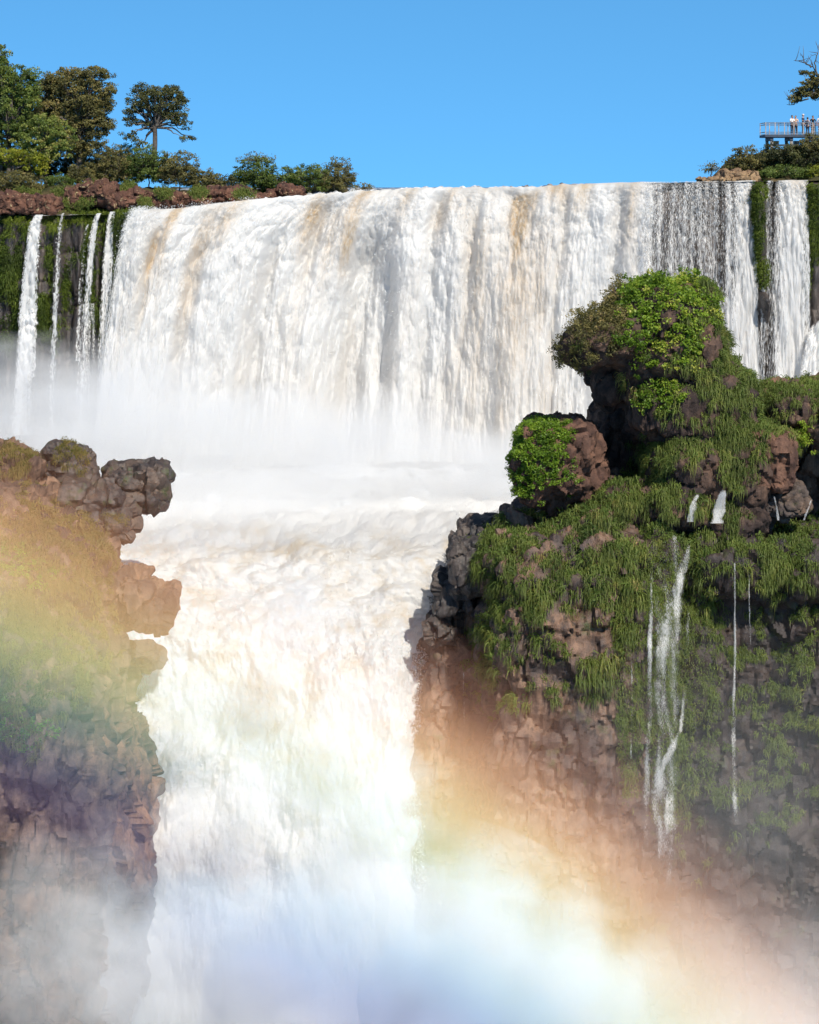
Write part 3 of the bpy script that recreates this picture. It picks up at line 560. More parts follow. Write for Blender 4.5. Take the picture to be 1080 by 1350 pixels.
def pick(V, F, n, wfn, seed=0):
    """n points on a surface, chosen by area times a weight of (position, normal, photo x, photo y)"""
    r = np.random.default_rng(seed)
    N = vnormals(V, F); C = V[F].mean(1); fn = N[F].mean(1); fn /= np.linalg.norm(fn, axis=1)[:, None] + 1e-9
    a = V[F[:, 2]] - V[F[:, 0]]; b = V[F[:, 3]] - V[F[:, 1]]; area = np.minimum(.5 * np.linalg.norm(np.cross(a, b), axis=1), .08)
    px, py = proj(C); wt = area * np.clip(wfn(C, fn, px, py), 0, None) * (fn[:, 1] < .55); s = wt.sum()
    if s <= 0: return np.zeros((0, 3)), np.zeros((0, 3))
    k = r.choice(len(C), n, p=wt / s); uv = r.random((n, 2))
    P = C[k] + a[k] * (uv[:, :1] - .5) * .9 + b[k] * (uv[:, 1:] - .5) * .9
    return P, fn[k]
def discs(px, py, L):
    o = np.zeros_like(px)
    for d in L:
        w_ = d[4] if len(d) > 4 else 1
        o = np.maximum(o, w_ * (1 - sstep(.75, 1.15, np.sqrt(((px - d[0]) / d[2]) ** 2 + ((py - d[1]) / d[3]) ** 2))))
    return o
class Plants:
    """gathers blades or leaves, then links them as one mesh"""
    def __init__(s): s.V = []; s.F4 = []; s.F3 = []; s.t = []; s.tip = []; s.n = 0
    def blades(s, P, N, L, per, wid, tint, droop=1.0, spread=.5, seed=0, up=.25, jit=.12):
        r = np.random.default_rng(seed); k = len(P)
        if not k: return
        P = np.repeat(P, per, 0) + r.normal(0, jit, (k * per, 3)); N = np.repeat(N, per, 0); L = np.repeat(np.broadcast_to(L, k), per) * r.uniform(.55, 1.2, k * per); ti = np.repeat(np.broadcast_to(tint, k), per) + r.normal(0, .09, k * per)
        d = N + np.array([0, 0, up]) + r.normal(0, spread, (k * per, 3)); d /= np.linalg.norm(d, axis=1)[:, None]
        g = np.array([0, 0, -1.0]); L1 = L[:, None]
        p0 = P - d * .05; p1 = p0 + d * .26 * L1; d2 = d * (1 - .45 * droop) + g * .55 * droop; p2 = p1 + d2 * .34 * L1; d3 = d * (1 - .9 * droop) + g * (.95 * droop); p3 = p2 + d3 * .42 * L1
        sd = np.cross(d, np.array([0, 1.0, .15]) + r.normal(0, .5, (k * per, 3))); sd /= np.linalg.norm(sd, axis=1)[:, None] + 1e-9; sd = sd * (wid * r.uniform(.6, 1.3, k * per))[:, None] * .5
        Vb = np.stack([p0 - sd, p0 + sd, p1 - sd, p1 + sd, p2 - sd * .7, p2 + sd * .7, p3], 1); m = k * per
        o = s.n + np.arange(m)[:, None] * 7
        s.F4.append(np.concatenate([o + np.array([0, 1, 3, 2]), o + np.array([2, 3, 5, 4])])); s.F3.append(o + np.array([4, 5, 6]))
        s.V.append(Vb.reshape(-1, 3)); s.n += m * 7; s.t.append(np.repeat(np.clip(ti, 0, 1), 7)); s.tip.append(np.tile([0, 0, .2, .2, .7, .7, 1], m))
    def leaves(s, P, N, size, tint, seed=0, out=.7):
        """folded diamond leaves"""
        r = np.random.default_rng(seed); k = len(P)
        if not k: return
        n = N * out + r.normal(0, .6, (k, 3)); n /= np.linalg.norm(n, axis=1)[:, None]
        a = np.cross(n, r.normal(0, 1, (k, 3))); a /= np.linalg.norm(a, axis=1)[:, None] + 1e-9; b = np.cross(n, a)
        sz = (np.broadcast_to(size, k) * r.uniform(.6, 1.35, k))[:, None]
        Vb = np.stack([P - a * sz * .5, P + b * sz * .28 - n * sz * .06, P + a * sz * .5 - n * sz * .1, P - b * sz * .28 - n * sz * .06], 1)
        o = s.n + np.arange(k)[:, None] * 4; s.F4.append(o + np.array([0, 1, 2, 3])); s.V.append(Vb.reshape(-1, 3)); s.n += 4 * k
        s.t.append(np.repeat(np.clip(np.broadcast_to(tint, k) + r.normal(0, .12, k), 0, 1), 4)); s.tip.append(np.zeros(4 * k))
    def tufts_of_leaves(s, P, N, R_, per, size, tint, seed=0, squash=.7):
        """rounded clumps of leaves round the points P"""
        r = np.random.default_rng(seed); k = len(P)
        if not k: return
        dv = r.normal(0, 1, (k * per, 3)); dv /= np.linalg.norm(dv, axis=1)[:, None]; rad = r.random(k * per) ** .45
        RR = np.repeat(np.broadcast_to(R_, k), per)
        Q = np.repeat(P, per, 0) + dv * (rad * RR)[:, None] * np.array([1, 1, squash])
        s.leaves(Q, dv * .6 + np.array([.15, -.35, .5]), size, np.repeat(np.broadcast_to(tint, k), per), seed + 1)
    def build(s, name, mat, parent=None):
        F = [np.concatenate(s.F4)] if s.F4 else []
        if s.F3: F.append(np.concatenate(s.F3))
        return mk(name, np.concatenate(s.V), F, mat, parent, False, {'tint': np.concatenate(s.t), 'tip': np.concatenate(s.tip)})
def stuff(o, label, cat='plants'): o['kind'] = 'stuff'; o['label'] = label; o['category'] = cat; return o
def clumped(P, s, seed): return np.clip(fbm(P * s, 3, seed) * .55 + .45, 0, 1)

# ---- right cliff: long grass hanging over the brow
o_, V, F = RC
D1 = [(700, 712, 62, 34), (765, 690, 62, 26), (835, 690, 34, 26), (668, 765, 28, 42), (660, 845, 32, 52, .8), (735, 748, 62, 36), (692, 795, 34, 26), (722, 825, 18, 36, .7), (805, 735, 48, 52), (785, 800, 40, 26, .7), (832, 790, 24, 80, .8),
      (745, 905, 26, 22, .6), (787, 892, 32, 34, .8), (655, 880, 22, 26, .6), (690, 915, 18, 32, .35), (905, 735, 14, 36), (935, 700, 30, 26), (932, 765, 20, 44, .8), (985, 705, 32, 30), (1040, 745, 50, 44), (1065, 705, 40, 34), (950, 785, 10, 50, .6), (980, 750, 10, 46), (1010, 700, 20, 20), (1000, 770, 24, 26, .6), (640, 740, 22, 26, .6), (620, 855, 14, 34, .4), (860, 700, 20, 16)]
def wRC(C, n, px, py): return discs(px, py, D1) * sstep(-.35, .15, n[:, 2] + .25 * (n[:, 1] < -.3)) * (.5 + fbm(C * .55, 3, 401).clip(-.4, .6))
g = Plants(); P, N = pick(V, F, 2700, wRC, 1); px, py = proj(P)
g.blades(P, N, np.random.default_rng(3).uniform(.5, 1.25, len(P)) * (.7 + .9 * clumped(P, .4, 415)) * np.where(px > 900, .75, 1.0), 38, .05, np.clip(.02 + .75 * clumped(P, .45, 410) + np.random.default_rng(2).normal(0, .13, len(P)), 0, 1), 1.0, .42, 2, jit=.16)
# small tufts on ledges lower down, and moss by the trickles
D2 = [(970, 900, 130, 240, .75), (1020, 880, 80, 140, 1), (1050, 980, 50, 110, .8), (945, 1000, 50, 80, .6), (700, 900, 90, 60, .35), (830, 900, 20, 160, .9), (990, 860, 40, 60, .6)]
P, N = pick(V, F, 1900, lambda C, n, px, py: discs(px, py, D2) * sstep(-.1, .4, n[:, 2]) * (fbm(C * .7, 2, 405) > .05), 5)
g.blades(P, N, np.random.default_rng(4).uniform(.3, .8, len(P)), 34, .05, .25 + .5 * clumped(P, .8, 411), .9, .5, 6, jit=.13)
stuff(g.build('hanging_grass', M['grass']), 'long green grass hanging in curtains over the brow of the right cliff', 'grass')
g = Plants(); P, N = pick(V, F, 9500, lambda C, n, px, py: discs(px, py, [(882, 850, 36, 190), (882, 1030, 32, 60, .7), (830, 930, 16, 130, .8), (935, 900, 16, 150, .5), (920, 800, 12, 90, .5)]) * (.3 + .7 * (fbm(C * np.array([1, 1, .35]), 3, 406) > -.1)), 7)
g.blades(P, N, .3, 9, .04, .3 + .5 * clumped(P, .7, 412), 1.0, .4, 8, jit=.12)
stuff(g.build('moss', M['grass']), 'green moss on the wet wall around the trickles of the right cliff', 'moss')
# ---- the crag
o_, V, F = OC
poly_shrub = [(850, 395, 75, 34), (800, 420, 42, 30), (900, 410, 46, 45), (880, 460, 48, 40), (845, 450, 50, 32), (870, 520, 32, 28, .8), (785, 445, 34, 34, 1), (764, 468, 34, 26, 1.2), (860, 490, 24, 26, .7)]
lf = Plants(); P, N = pick(V, F, 1300, lambda C, n, px, py: discs(px, py, poly_shrub) * np.where(px < 800, sstep(-.8, -.3, n[:, 2]), sstep(-.45, .1, n[:, 2])), 11); px, py = proj(P)
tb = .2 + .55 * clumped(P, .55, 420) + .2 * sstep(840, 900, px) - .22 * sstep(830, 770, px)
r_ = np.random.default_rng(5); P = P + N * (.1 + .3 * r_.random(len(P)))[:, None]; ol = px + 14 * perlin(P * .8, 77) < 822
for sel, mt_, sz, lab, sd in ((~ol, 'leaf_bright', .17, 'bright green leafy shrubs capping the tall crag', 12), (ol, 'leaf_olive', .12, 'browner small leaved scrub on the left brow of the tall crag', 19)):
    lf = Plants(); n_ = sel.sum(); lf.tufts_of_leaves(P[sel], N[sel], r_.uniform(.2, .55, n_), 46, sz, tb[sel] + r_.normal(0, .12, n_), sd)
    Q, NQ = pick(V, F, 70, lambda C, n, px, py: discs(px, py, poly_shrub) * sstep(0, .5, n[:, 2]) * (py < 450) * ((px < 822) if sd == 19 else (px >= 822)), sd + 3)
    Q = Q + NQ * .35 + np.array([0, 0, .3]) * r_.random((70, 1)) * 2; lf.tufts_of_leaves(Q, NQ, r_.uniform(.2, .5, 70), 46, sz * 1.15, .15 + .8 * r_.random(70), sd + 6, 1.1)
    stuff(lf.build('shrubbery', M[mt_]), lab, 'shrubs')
D3 = [(935, 400, 18, 40), (925, 470, 44, 60, .8), (965, 500, 40, 50, .9), (840, 500, 40, 34, .7), (915, 540, 60, 50, .8), (900, 600, 66, 46), (975, 570, 44, 60), (890, 650, 60, 40), (955, 640, 40, 60), (840, 655, 40, 34), (800, 655, 24, 20, .6), (985, 530, 30, 40), (770, 470, 26, 18, .5)]
g = Plants(); P, N = pick(V, F, 2300, lambda C, n, px, py: discs(px, py, D3) * sstep(-.3, .2, n[:, 2]) * (.42 + fbm(C * .7, 3, 402).clip(-.36, .6)), 13); px, py = proj(P)
g.blades(P, N, np.random.default_rng(6).uniform(.5, 1.2, len(P)), 36, .045, .05 + .7 * clumped(P, .6, 421) + np.random.default_rng(2).normal(0, .12, len(P)) + .3 * discs(px, py, [(840, 505, 40, 34), (930, 470, 30, 40, .5)]), .95, .42, 14, jit=.14)
stuff(g.build('hanging_grass', M['grass']), 'tufted grass covering the flanks of the tall crag', 'grass')
o_, V, F = LB
lf = Plants(); P, N = pick(V, F, 700, lambda C, n, px, py: discs(px, py, [(708, 605, 34, 50), (722, 572, 36, 18), (745, 625, 18, 26, .4), (700, 635, 24, 20, .8)]) * sstep(-.5, .0, n[:, 2]), 21)
lf.tufts_of_leaves(P + N * .12, N, .32, 40, .15, .12 + .6 * clumped(P, .7, 430), 22)
stuff(lf.build('shrubbery', M['leaf_bright']), 'leafy creepers draped over the rounded boulder left of the tall crag', 'shrubs')
for (o_, V, F), D, lab, sd in ((RO, [(1040, 520, 60, 24), (1060, 545, 60, 26, .8), (1100, 530, 60, 30), (1020, 545, 24, 24)], 'grass fringing the outcrop over the black cave', 31), (RB, [(1010, 566, 34, 12), (1038, 590, 12, 24, .6), (985, 600, 10, 40)], 'grass fringe hanging over the square reddish rock', 32), (SL, [(690, 690, 14, 8), (640, 712, 26, 10, .5)], 'scraps of moss on the black stepped rock', 33)):
    g = Plants(); P, N = pick(V, F, 650 if sd == 31 else 90, lambda C, n, px, py: discs(px, py, D) * sstep(-.2, .3, n[:, 2]), sd)
    g.blades(P, N, .8 if sd < 33 else .25, 40, .045, .25 + .5 * clumped(P, .6, 440 + sd), .95, .42, sd, jit=.14); stuff(g.build('hanging_grass', M['grass']), lab, 'grass')
lf = Plants(); c0 = at(1059, 575, 147.5); P = c0 + np.random.default_rng(8).normal(0, .42, (40, 3)); lf.tufts_of_leaves(P, P * 0, .3, 30, .14, .75, 35)
c = center_origin(lf.build('shrub', M['leaf_bright'])); tag(c, 'small bright yellow-green shrub hanging in front of the black cave', 'shrub')
# ---- left bank
o_, V, F = LC
D4 = [(30, 700, 60, 40), (90, 720, 50, 40, .8), (40, 760, 70, 50), (110, 790, 40, 50, .7), (130, 740, 26, 26, .5), (30, 840, 60, 40), (100, 850, 30, 50, .8), (20, 900, 40, 40, .8), (20, 970, 40, 50, .6), (60, 930, 30, 24, .5), (140, 830, 20, 50, .6), (95, 890, 24, 50, .5)]
g = Plants(); P, N = pick(V, F, 2300, lambda C, n, px, py: discs(px, py, D4) * sstep(-.3, .2, n[:, 2] + .15) * (.45 + fbm(C * .6, 3, 403).clip(-.38, .6)), 41); px, py = proj(P)
g.blades(P, N, np.random.default_rng(9).uniform(.35, .95, len(P)), 36, .04, np.clip(.1 + .6 * clumped(P, .6, 450) + .28 * sstep(720, 690, py) - .15 * sstep(800, 900, py), 0, 1), .9, .42, 42, jit=.13)
stuff(g.build('hanging_grass', M['straw']), 'yellowing grass covering the top of the left cliff', 'grass')
lf = Plants(); P, N = pick(V, F, 260, lambda C, n, px, py: discs(px, py, [(30, 740, 34, 24), (60, 760, 26, 22, .8), (15, 960, 30, 40, .8), (55, 960, 20, 20, .5), (75, 780, 14, 18, .5)]) * sstep(-.4, .1, n[:, 2]), 43)
lf.tufts_of_leaves(P + N * .1, N, .26, 34, .12, .2 + .5 * clumped(P, .8, 451), 44); stuff(lf.build('shrubbery', M['leaf_bright']), 'low green leafy plants scattered over the left cliff', 'shrubs')
for (o_, V, F), D, n_, lab, sd, L in ((KB, [(15, 625, 46, 34), (45, 660, 30, 20), (10, 665, 40, 30)], 330, 'drooping grass over the knob at the far left', 45, .7), (GB, [(92, 602, 22, 20), (105, 620, 14, 20, .6)], 90, 'grass cap on the dark boulder', 46, .45), (SB, [(150, 684, 20, 8)], 40, 'moss on the small boulder at the water edge', 47, .2)):
    g = Plants(); P, N = pick(V, F, n_, lambda C, n, px, py: discs(px, py, D) * sstep(-.2, .3, n[:, 2]), sd)
    g.blades(P, N, L, 38, .04, .2 + .6 * clumped(P, .7, 460 + sd), .95, .42, sd, jit=.12); stuff(g.build('hanging_grass', M['straw']), lab, 'grass')
# ---- mossy upper wall
V, F = WALL
g = Plants()
P, N = pick(V, F, 2600, lambda C, n, px, py: (px < 182) * (px > -20) * sstep(276, 284, py) * (1 - sstep(420, 480, py)) * ((discs(px, py, [(20, 350, 20, 130), (75, 340, 11, 110), (118, 340, 10, 120), (163, 330, 16, 90), (60, 420, 16, 30), (140, 370, 8, 90, .5)]) > .1) * .95 + .06) * (.12 + fbm(C * np.array([.9, .6, .25]), 3, 407).clip(-.1, .7)), 51)
g.blades(P, N, .75, 14, .07, .02 + .75 * clumped(P, .5, 470), 1.0, .35, 52, jit=.2)
P, N = pick(V, F, 260, lambda C, n, px, py: (px < 182) * (px > -20) * discs(px, py, [(110, 284, 40, 10), (15, 286, 20, 8), (75, 290, 14, 10), (165, 282, 16, 8), (35, 290, 10, 12)]), 53)
g.blades(P, N, .9, 34, .06, .5 + .4 * clumped(P, .8, 471), .9, .45, 54, jit=.18)
P, N = pick(V, F, 1500, lambda C, n, px, py: (px > 985) * discs(px, py, [(1000, 290, 7, 62), (1006, 360, 7, 20), (1073, 290, 12, 60), (1064, 360, 6, 36), (1012, 245, 5, 20, .6)]) * (n[:, 1] < -.2), 55)
g.blades(P, N, .4, 14, .06, .2 + .6 * clumped(P, .7, 472), 1.0, .35, 56, jit=.14)
stuff(g.build('moss', M['moss']), 'dark and bright green moss hanging on the rock ribs of the upper wall', 'moss')
# ------------------------------------------------------------------ banks of the upper river
m, nt = newmat('bank_earth'); t = NT(nt); v = t.coord('Object')
t.out(t.bsdf(t.mix(t.ramp(t.noise(v, .5, 6, .65), [(.4, 0.0), (.6, 1.0)]), (.03, .035, .012), (.09, .065, .03)), .95, t.bump(t.noise(v, 3, 6, .65), .8, .3))); M['earth'] = m
pu = np.linspace(-200, 1300, 420); dn = np.concatenate([np.linspace(.6, 16, 50), [20, 26, 34, 45, 60]])
U, D = np.meshgrid(pu, dn, indexing='ij'); U = U.ravel(); D = D.ravel(); yl = Yl(U); zl = -(lip(U) - HY) * yl / FPX
X = (U - CX) * yl / FPX; Yb = yl + .3 + D
left = (1 - sstep(440, 492, U)) ; right = sstep(930, 1010, U) * (1 - sstep(22, 34, D))
hl = lerp(U, [(-200, 1.2), (100, 1.2), (150, 1.7), (180, 1.8), (260, 1.0), (330, .8), (440, .6), (500, .3)]); d0 = lerp(U, [(100, .6), (180, 1.5), (250, 3.5), (480, 5)])
Zb = zl - .8 + left * (hl + .8) * sstep(d0, d0 + 7, D) + right * (.8 + lerp(U, [(930, .3), (990, 1.7), (1080, 3.0)])) * sstep(1.5, 10, D) + left * sstep(150, 60, U) * 1.1 * sstep(.2, 1.2, D)
Zb += .35 * fbm(np.stack([X * .6, Yb * .6, X * 0], 1), 3, 501) * np.maximum(left, right) - 1.2 * (1 - np.maximum(left, right))
mk('bank', np.stack([X, Yb, Zb], 1), [grid_faces(len(pu), len(dn))[:, ::-1]], M['earth'])['kind'] = 'structure'
# red rocks along the brink
for i, (px, py, rx, ry, Y, lab) in enumerate((
    (14, 268, 30, 15, 202.5, 'large cracked red-brown rock at the far left of the brink'), (63, 269, 23, 15, 202.3, 'large red-brown rock with a lichen crack, second from the far left of the brink'),
    (101, 257, 11, 11, 203.5, 'small tan rock beside the widest rounded red rock'), (133, 253, 26, 14, 203.5, 'widest rounded red rock with pale lichen, above the mossy wall'),
    (160, 264, 17, 11, 202.6, 'dark rock right below the widest rounded red rock'), (183, 258, 14, 11, 204, 'purplish dark rock above the left edge of the main curtain'), (206, 262, 14, 11, 204.6, 'brown rock in the row above the main curtain, left of the dark gap'),
    (230, 262, 13, 10, 205.5, 'brown rock in the row above the main curtain, right of the dark gap'), (252, 260, 14, 11, 206.2, 'rounded dark red rock just above the first tea coloured streak'), (296, 257, 32, 9, 207, 'long low reddish rock above the main curtain'),
    (271, 262, 9, 8, 206.6, 'small dark rock left of the long low reddish rock'), (334, 262, 14, 5, 207, 'low dark rock right of the long low reddish rock'), (384, 251, 15, 7, 209, 'red rock below the bushes where the river bends over'), (352, 258, 13, 5, 208.5, 'flat dark rock left of the red rock below the bushes'),
    (976, 230, 25, 9, 204.6, 'sloping tan and reddish rock on the right bank'), (943, 235, 25, 4.5, 204, 'low pale tan rock at the water edge of the right bank'))):
    o, V_, F_ = rock('boulder', [B(px, py + 2, Y, rx, ry, max(1.2, rx * .055), 4.5, .1 * (i % 3 - 1)), B(px + rx * .25, py + ry * .3, Y - .3, rx * .6, ry * .75, 1.2, 3.2)], .09, 600 + i, M['rock_red'] if i < 14 else M['rock_tan'], lab, 'rock', group='rocks along the brink', big=.25, block=.36, fine=.06, cell=(1.1, 1.3, .9), crack=.14, lv=.35)
    center_origin(o)

# ------------------------------------------------------------------ trees and bushes
def tube(path, radii, sides=6):
    P = np.asarray(path, float); n = len(P); T_ = np.gradient(P, axis=0); T_ /= np.linalg.norm(T_, axis=1)[:, None] + 1e-9
    a = np.cross(T_, np.array([.3, 1, .1])); a /= np.linalg.norm(a, axis=1)[:, None] + 1e-9; b = np.cross(T_, a)
    th = np.linspace(0, 2 * np.pi, sides, endpoint=False)
    V = P[:, None] + np.asarray(radii)[:, None, None] * (np.cos(th)[None, :, None] * a[:, None] + np.sin(th)[None, :, None] * b[:, None])
    F = []
    for i in range(n - 1):
        for j in range(sides): F.append((i * sides + j, i * sides + (j + 1) % sides, (i + 1) * sides + (j + 1) % sides, (i + 1) * sides + j))
    return V.reshape(-1, 3), np.array(F)
def wiggle(p, q, n, amp, r, sag=0.0):
    t_ = np.linspace(0, 1, n)[:, None]; P = p + (q - p) * t_; k = r.normal(0, amp, (n, 3)); k[0] = 0; k[-1] = 0
    P = P + k; P[:, 2] += sag * np.sin(np.pi * t_[:, 0]); return P
def tree(name, label, cat, Y, foot, crotch, crown, leaf, seed, size=.26, per=30, R_=.5, dens=1.0, tr=.28, bare=(), group=None, tint=(.1, .7), dep=1.0, bark='bark', nb=14):
    """a tree laid out from its look: trunk foot and crotch, and the lobes of its crown (x, y, half width, half height)"""
    r = np.random.default_rng(seed); ft = at(*foot, Y); root = empty(name, ft); tag(root, label, cat, group)
    cr = at(*crotch, Y); tubes = [tube(wiggle(ft - np.array([0, 0, .4]), cr, 7, .06, r), np.linspace(tr, tr * .7, 7), 7)]
    g = Plants(); C = []
    s_ = Y / FPX
    for lobe in crown:
        px, py, rx, ry = lobe[:4]; dn = lobe[4] if len(lobe) > 4 else 1
        k = max(3, int(dn * dens * (.15 if cat == 'tree' else .17) * rx * ry + 3)); dv = r.normal(0, 1, (k, 3)); dv /= np.linalg.norm(dv, axis=1)[:, None]; dv *= (r.random(k) ** .4)[:, None]
        Q = at(px, py, Y) + dv * np.array([rx * s_, min(rx, 40) * s_ * dep, ry * s_]); C.append(Q)
        for q in Q[r.permutation(k)[:max(1, int(nb * k / 60) + 1)]]:
            mid = cr + (q - cr) * .45 + np.array([0, 0, .12 * np.linalg.norm(q - cr)]); pth = np.concatenate([wiggle(cr, mid, 4, .08, r)[:-1], wiggle(mid, q, 5, .1, r)])
            tubes.append(tube(pth, np.linspace(tr * .42, .018, len(pth)), 5))
    C = np.concatenate(C); rr = R_ * r.uniform(.6, 1.25, len(C))
    g.tufts_of_leaves(C, C * 0, rr, per, size, np.clip(tint[0] + (tint[1] - tint[0]) * clumped(C, .7, seed) + r.normal(0, .1, len(C)), 0, 1), seed + 1, .6)
    for br in bare:
        pts = np.array([at(b[0], b[1], Y + .2 * i) for i, b in enumerate(br)]); t_ = np.linspace(0, 1, 9); ti = np.linspace(0, 1, len(pts))
        pth = np.stack([np.interp(t_, ti, pts[:, a]) for a in range(3)], 1) + r.normal(0, .05, (9, 3)); tubes.append(tube(pth, np.linspace(tr * .4, .02, 9), 5))
        for e in range(5):
            q = pth[3 + e]; tubes.append(tube(wiggle(q, q + r.normal(0, .5, 3) + np.array([0, 0, .35]), 4, .05, r), np.linspace(.035, .012, 4), 4))
    V = []; F = []; n = 0
    for v_, f_ in tubes: V.append(v_); F.append(f_ + n); n += len(v_)
    mk('trunk', np.concatenate(V) - ft, [np.concatenate(F)], M[bark], root)
    g.V = [np.concatenate(g.V) - ft]; g.build('crown', M[leaf], root); return root
TG = 'trees on the left bank'
tree('tree', 'biggest dark tree with a yellow lit flat top, in the left bank thicket', 'tree', 216, (104, 236), (104, 170), [(118, 98, 36, 12), (88, 108, 34, 18), (100, 130, 46, 22), (132, 128, 20, 26), (80, 150, 34, 26), (120, 160, 30, 24), (100, 190, 34, 22), (145, 118, 9, 10, .6), (138, 165, 14, 14, .6)], 'leaf_olive', 701, .19, 60, .5, 1.0, .34, group=TG, tint=(.05, .85))
tree('tree', 'leafy green tree cut by the left edge of the photo', 'tree', 214, (10, 240), (12, 180), [(18, 110, 28, 26), (-8, 95, 26, 30), (10, 145, 36, 28), (35, 128, 22, 20), (0, 70, 12, 10, .4), (44, 98, 10, 14, .5), (22, 175, 34, 20)], 'leaf_mid', 702, .19, 58, .48, 1.0, .26, group=TG, tint=(.1, .9))
tree('tree', 'mid green tree with pale slanting limbs standing before the biggest dark tree', 'tree', 212, (60, 240), (58, 195), [(60, 168, 28, 20), (82, 182, 22, 16), (45, 190, 24, 18), (66, 200, 30, 16)], 'leaf_mid', 703, .18, 52, .42, 1.1, .16, group=TG, tint=(.3, 1.0))
tree('tree', 'bright yellow-green young tree low at the left edge of the thicket', 'tree', 210, (18, 243), (18, 222), [(14, 206, 26, 14), (40, 212, 22, 12), (-8, 200, 14, 16), (55, 222, 12, 10, .7)], 'leaf_gold', 704, .18, 52, .4, 1.2, .12, group=TG, tint=(.1, .8))
tree('tree', 'lone dark umbrella crowned tree standing apart on the left bank', 'tree', 215, (204, 232), (204, 168), [(190, 118, 16, 9), (224, 122, 18, 11), (232, 150, 16, 10, .8), (168, 150, 9, 8, .7), (206, 124, 36, 13), (180, 138, 16, 14), (235, 136, 14, 16), (206, 142, 28, 14, .7), (176, 160, 12, 8, .7), (240, 160, 12, 12, .6), (172, 178, 12, 8, .6), (184, 188, 10, 7, .5), (247, 182, 9, 6, .6), (226, 150, 14, 12, .5), (197, 165, 9, 7, .4)], 'leaf_dark', 705, .17, 44, .4, 1.1, .3, group=TG, tint=(.2, .95), nb=9)
tree('tree', 'thin half bare treetop poking out above the leafy green tree at the left edge', 'tree', 218, (2, 240), (2, 110), [(2, 62, 8, 4, .5), (6, 84, 12, 6, .4), (-6, 74, 10, 8, .4)], 'leaf_dark', 706, .22, 16, .3, 1.0, .14, group=TG)
tree('tree', 'dark olive tree between the leafy left edge tree and the biggest dark tree', 'tree', 220, (66, 240), (62, 170), [(54, 126, 24, 22), (66, 152, 26, 22), (40, 158, 24, 22), (70, 112, 16, 14)], 'leaf_dark', 707, .19, 58, .48, 1.0, .22, group=TG, tint=(.2, .95))
BG = 'bushes along the upper river'
def bush(px, py, rx, ry, Y, leaf, label, seed, **kw):
    kw.setdefault('size', .16); kw.setdefault('per', 40); kw.setdefault('R_', .38); kw.setdefault('dens', 1.15)
    lobes = kw.pop('lobes', [(px, py, rx, ry), (px - rx * .5, py + ry * .3, rx * .55, ry * .65), (px + rx * .5, py + ry * .35, rx * .5, ry * .6)])
    return tree('bush', label, 'bush', Y, (px, py + ry + 4), (px, py + ry * .5), lobes, leaf, seed, tr=.07, group=BG, nb=16, **kw)
for a in ((152, 218, 30, 26, 210, 'leaf_olive', 'brownish olive bush between the biggest dark tree and the lone tree', 721), (196, 216, 32, 26, 210, 'leaf_mid', 'pale green topped bush under the lone tree', 722), (236, 222, 30, 24, 209.5, 'leaf_olive', 'rounded grey-green bush right below the lone tree', 723),
          (112, 230, 24, 16, 209, 'leaf_olive', 'olive bush under the biggest dark tree', 724), (268, 236, 24, 15, 210, 'leaf_olive', 'low trailing bush at the right end of the left thicket', 725), (80, 238, 22, 10, 208, 'leaf_mid', 'low green bush behind the rocks under the mid green tree', 726),
          (22, 240, 44, 14, 207.5, 'leaf_olive', 'wide dark hedge-like bush behind the far left rocks', 727), (336, 230, 30, 24, 213, 'leaf_mid', 'dense green bush left of the red rock by the river bend', 728), (372, 236, 28, 17, 212.5, 'leaf_mid', 'low green bush right behind the red rock by the river bend', 729),
          (408, 233, 30, 20, 212, 'leaf_mid', 'olive green bush in the middle of the river bend thicket', 730), (442, 233, 28, 19, 212.5, 'leaf_olive', 'brownish bush toward the right end of the river bend thicket', 731), (297, 243, 27, 12, 212, 'leaf_dark', 'low dark bush in the gap left of the river bend thicket', 732),
          (988, 211, 28, 20, 207, 'leaf_olive', 'rounded dark bush on the right bank left of the platform', 733), (1064, 206, 34, 18, 206.5, 'leaf_dark', 'dark bush in the shade under the platform', 734), (1040, 226, 34, 9, 205, 'leaf_mid', 'light green low bush above the right waterfall', 735), (1012, 228, 18, 8, 205, 'leaf_mid', 'light green low bush right of the sloping tan rock', 736),
          (1074, 189, 26, 13, 206.2, 'leaf_olive', 'scrubby bush in front of the platform at the right edge', 737), (1075, 226, 20, 10, 205.2, 'leaf_gold', 'yellow-green bush at the right edge above the mossy rib', 738), (1100, 205, 30, 26, 208, 'leaf_mid', 'green bush cut by the right edge below the platform', 739), (36, 214, 52, 30, 220, 'leaf_dark', 'deep green undergrowth bush behind the bright yellow-green young tree', 746),
          (122, 212, 46, 30, 221, 'leaf_olive', 'tall undergrowth bush beneath the biggest dark tree', 747), (168, 216, 30, 26, 219, 'leaf_mid', 'tall loose bush between the thicket and the lone tree', 748), (1032, 201, 30, 15, 206.6, 'leaf_dark', 'dark bush between the rounded bush and the platform pillars', 749)):
    bush(*a)
for px, py, rx, ry, Y, lab, sd in ((340, 208, 28, 9, 214, 'dark twiggy bush rising over the dense green bush by the river bend', 741), (446, 216, 20, 10, 213, 'sparse bluish twigs at the top of the river bend thicket', 742), (478, 246, 16, 6, 211, 'sparse wispy shrub at the right tip of the river bend thicket', 743), (938, 220, 14, 9, 205.5, 'thin sprig bush over the pale tan rock', 744), (962, 214, 10, 12, 207, 'feathery sprig left of the rounded dark bush', 745)):
    bush(px, py, rx, ry, Y, 'leaf_dark', lab, sd, size=.15, per=9, R_=.34, dens=1.3, tint=(.5, 1.0))
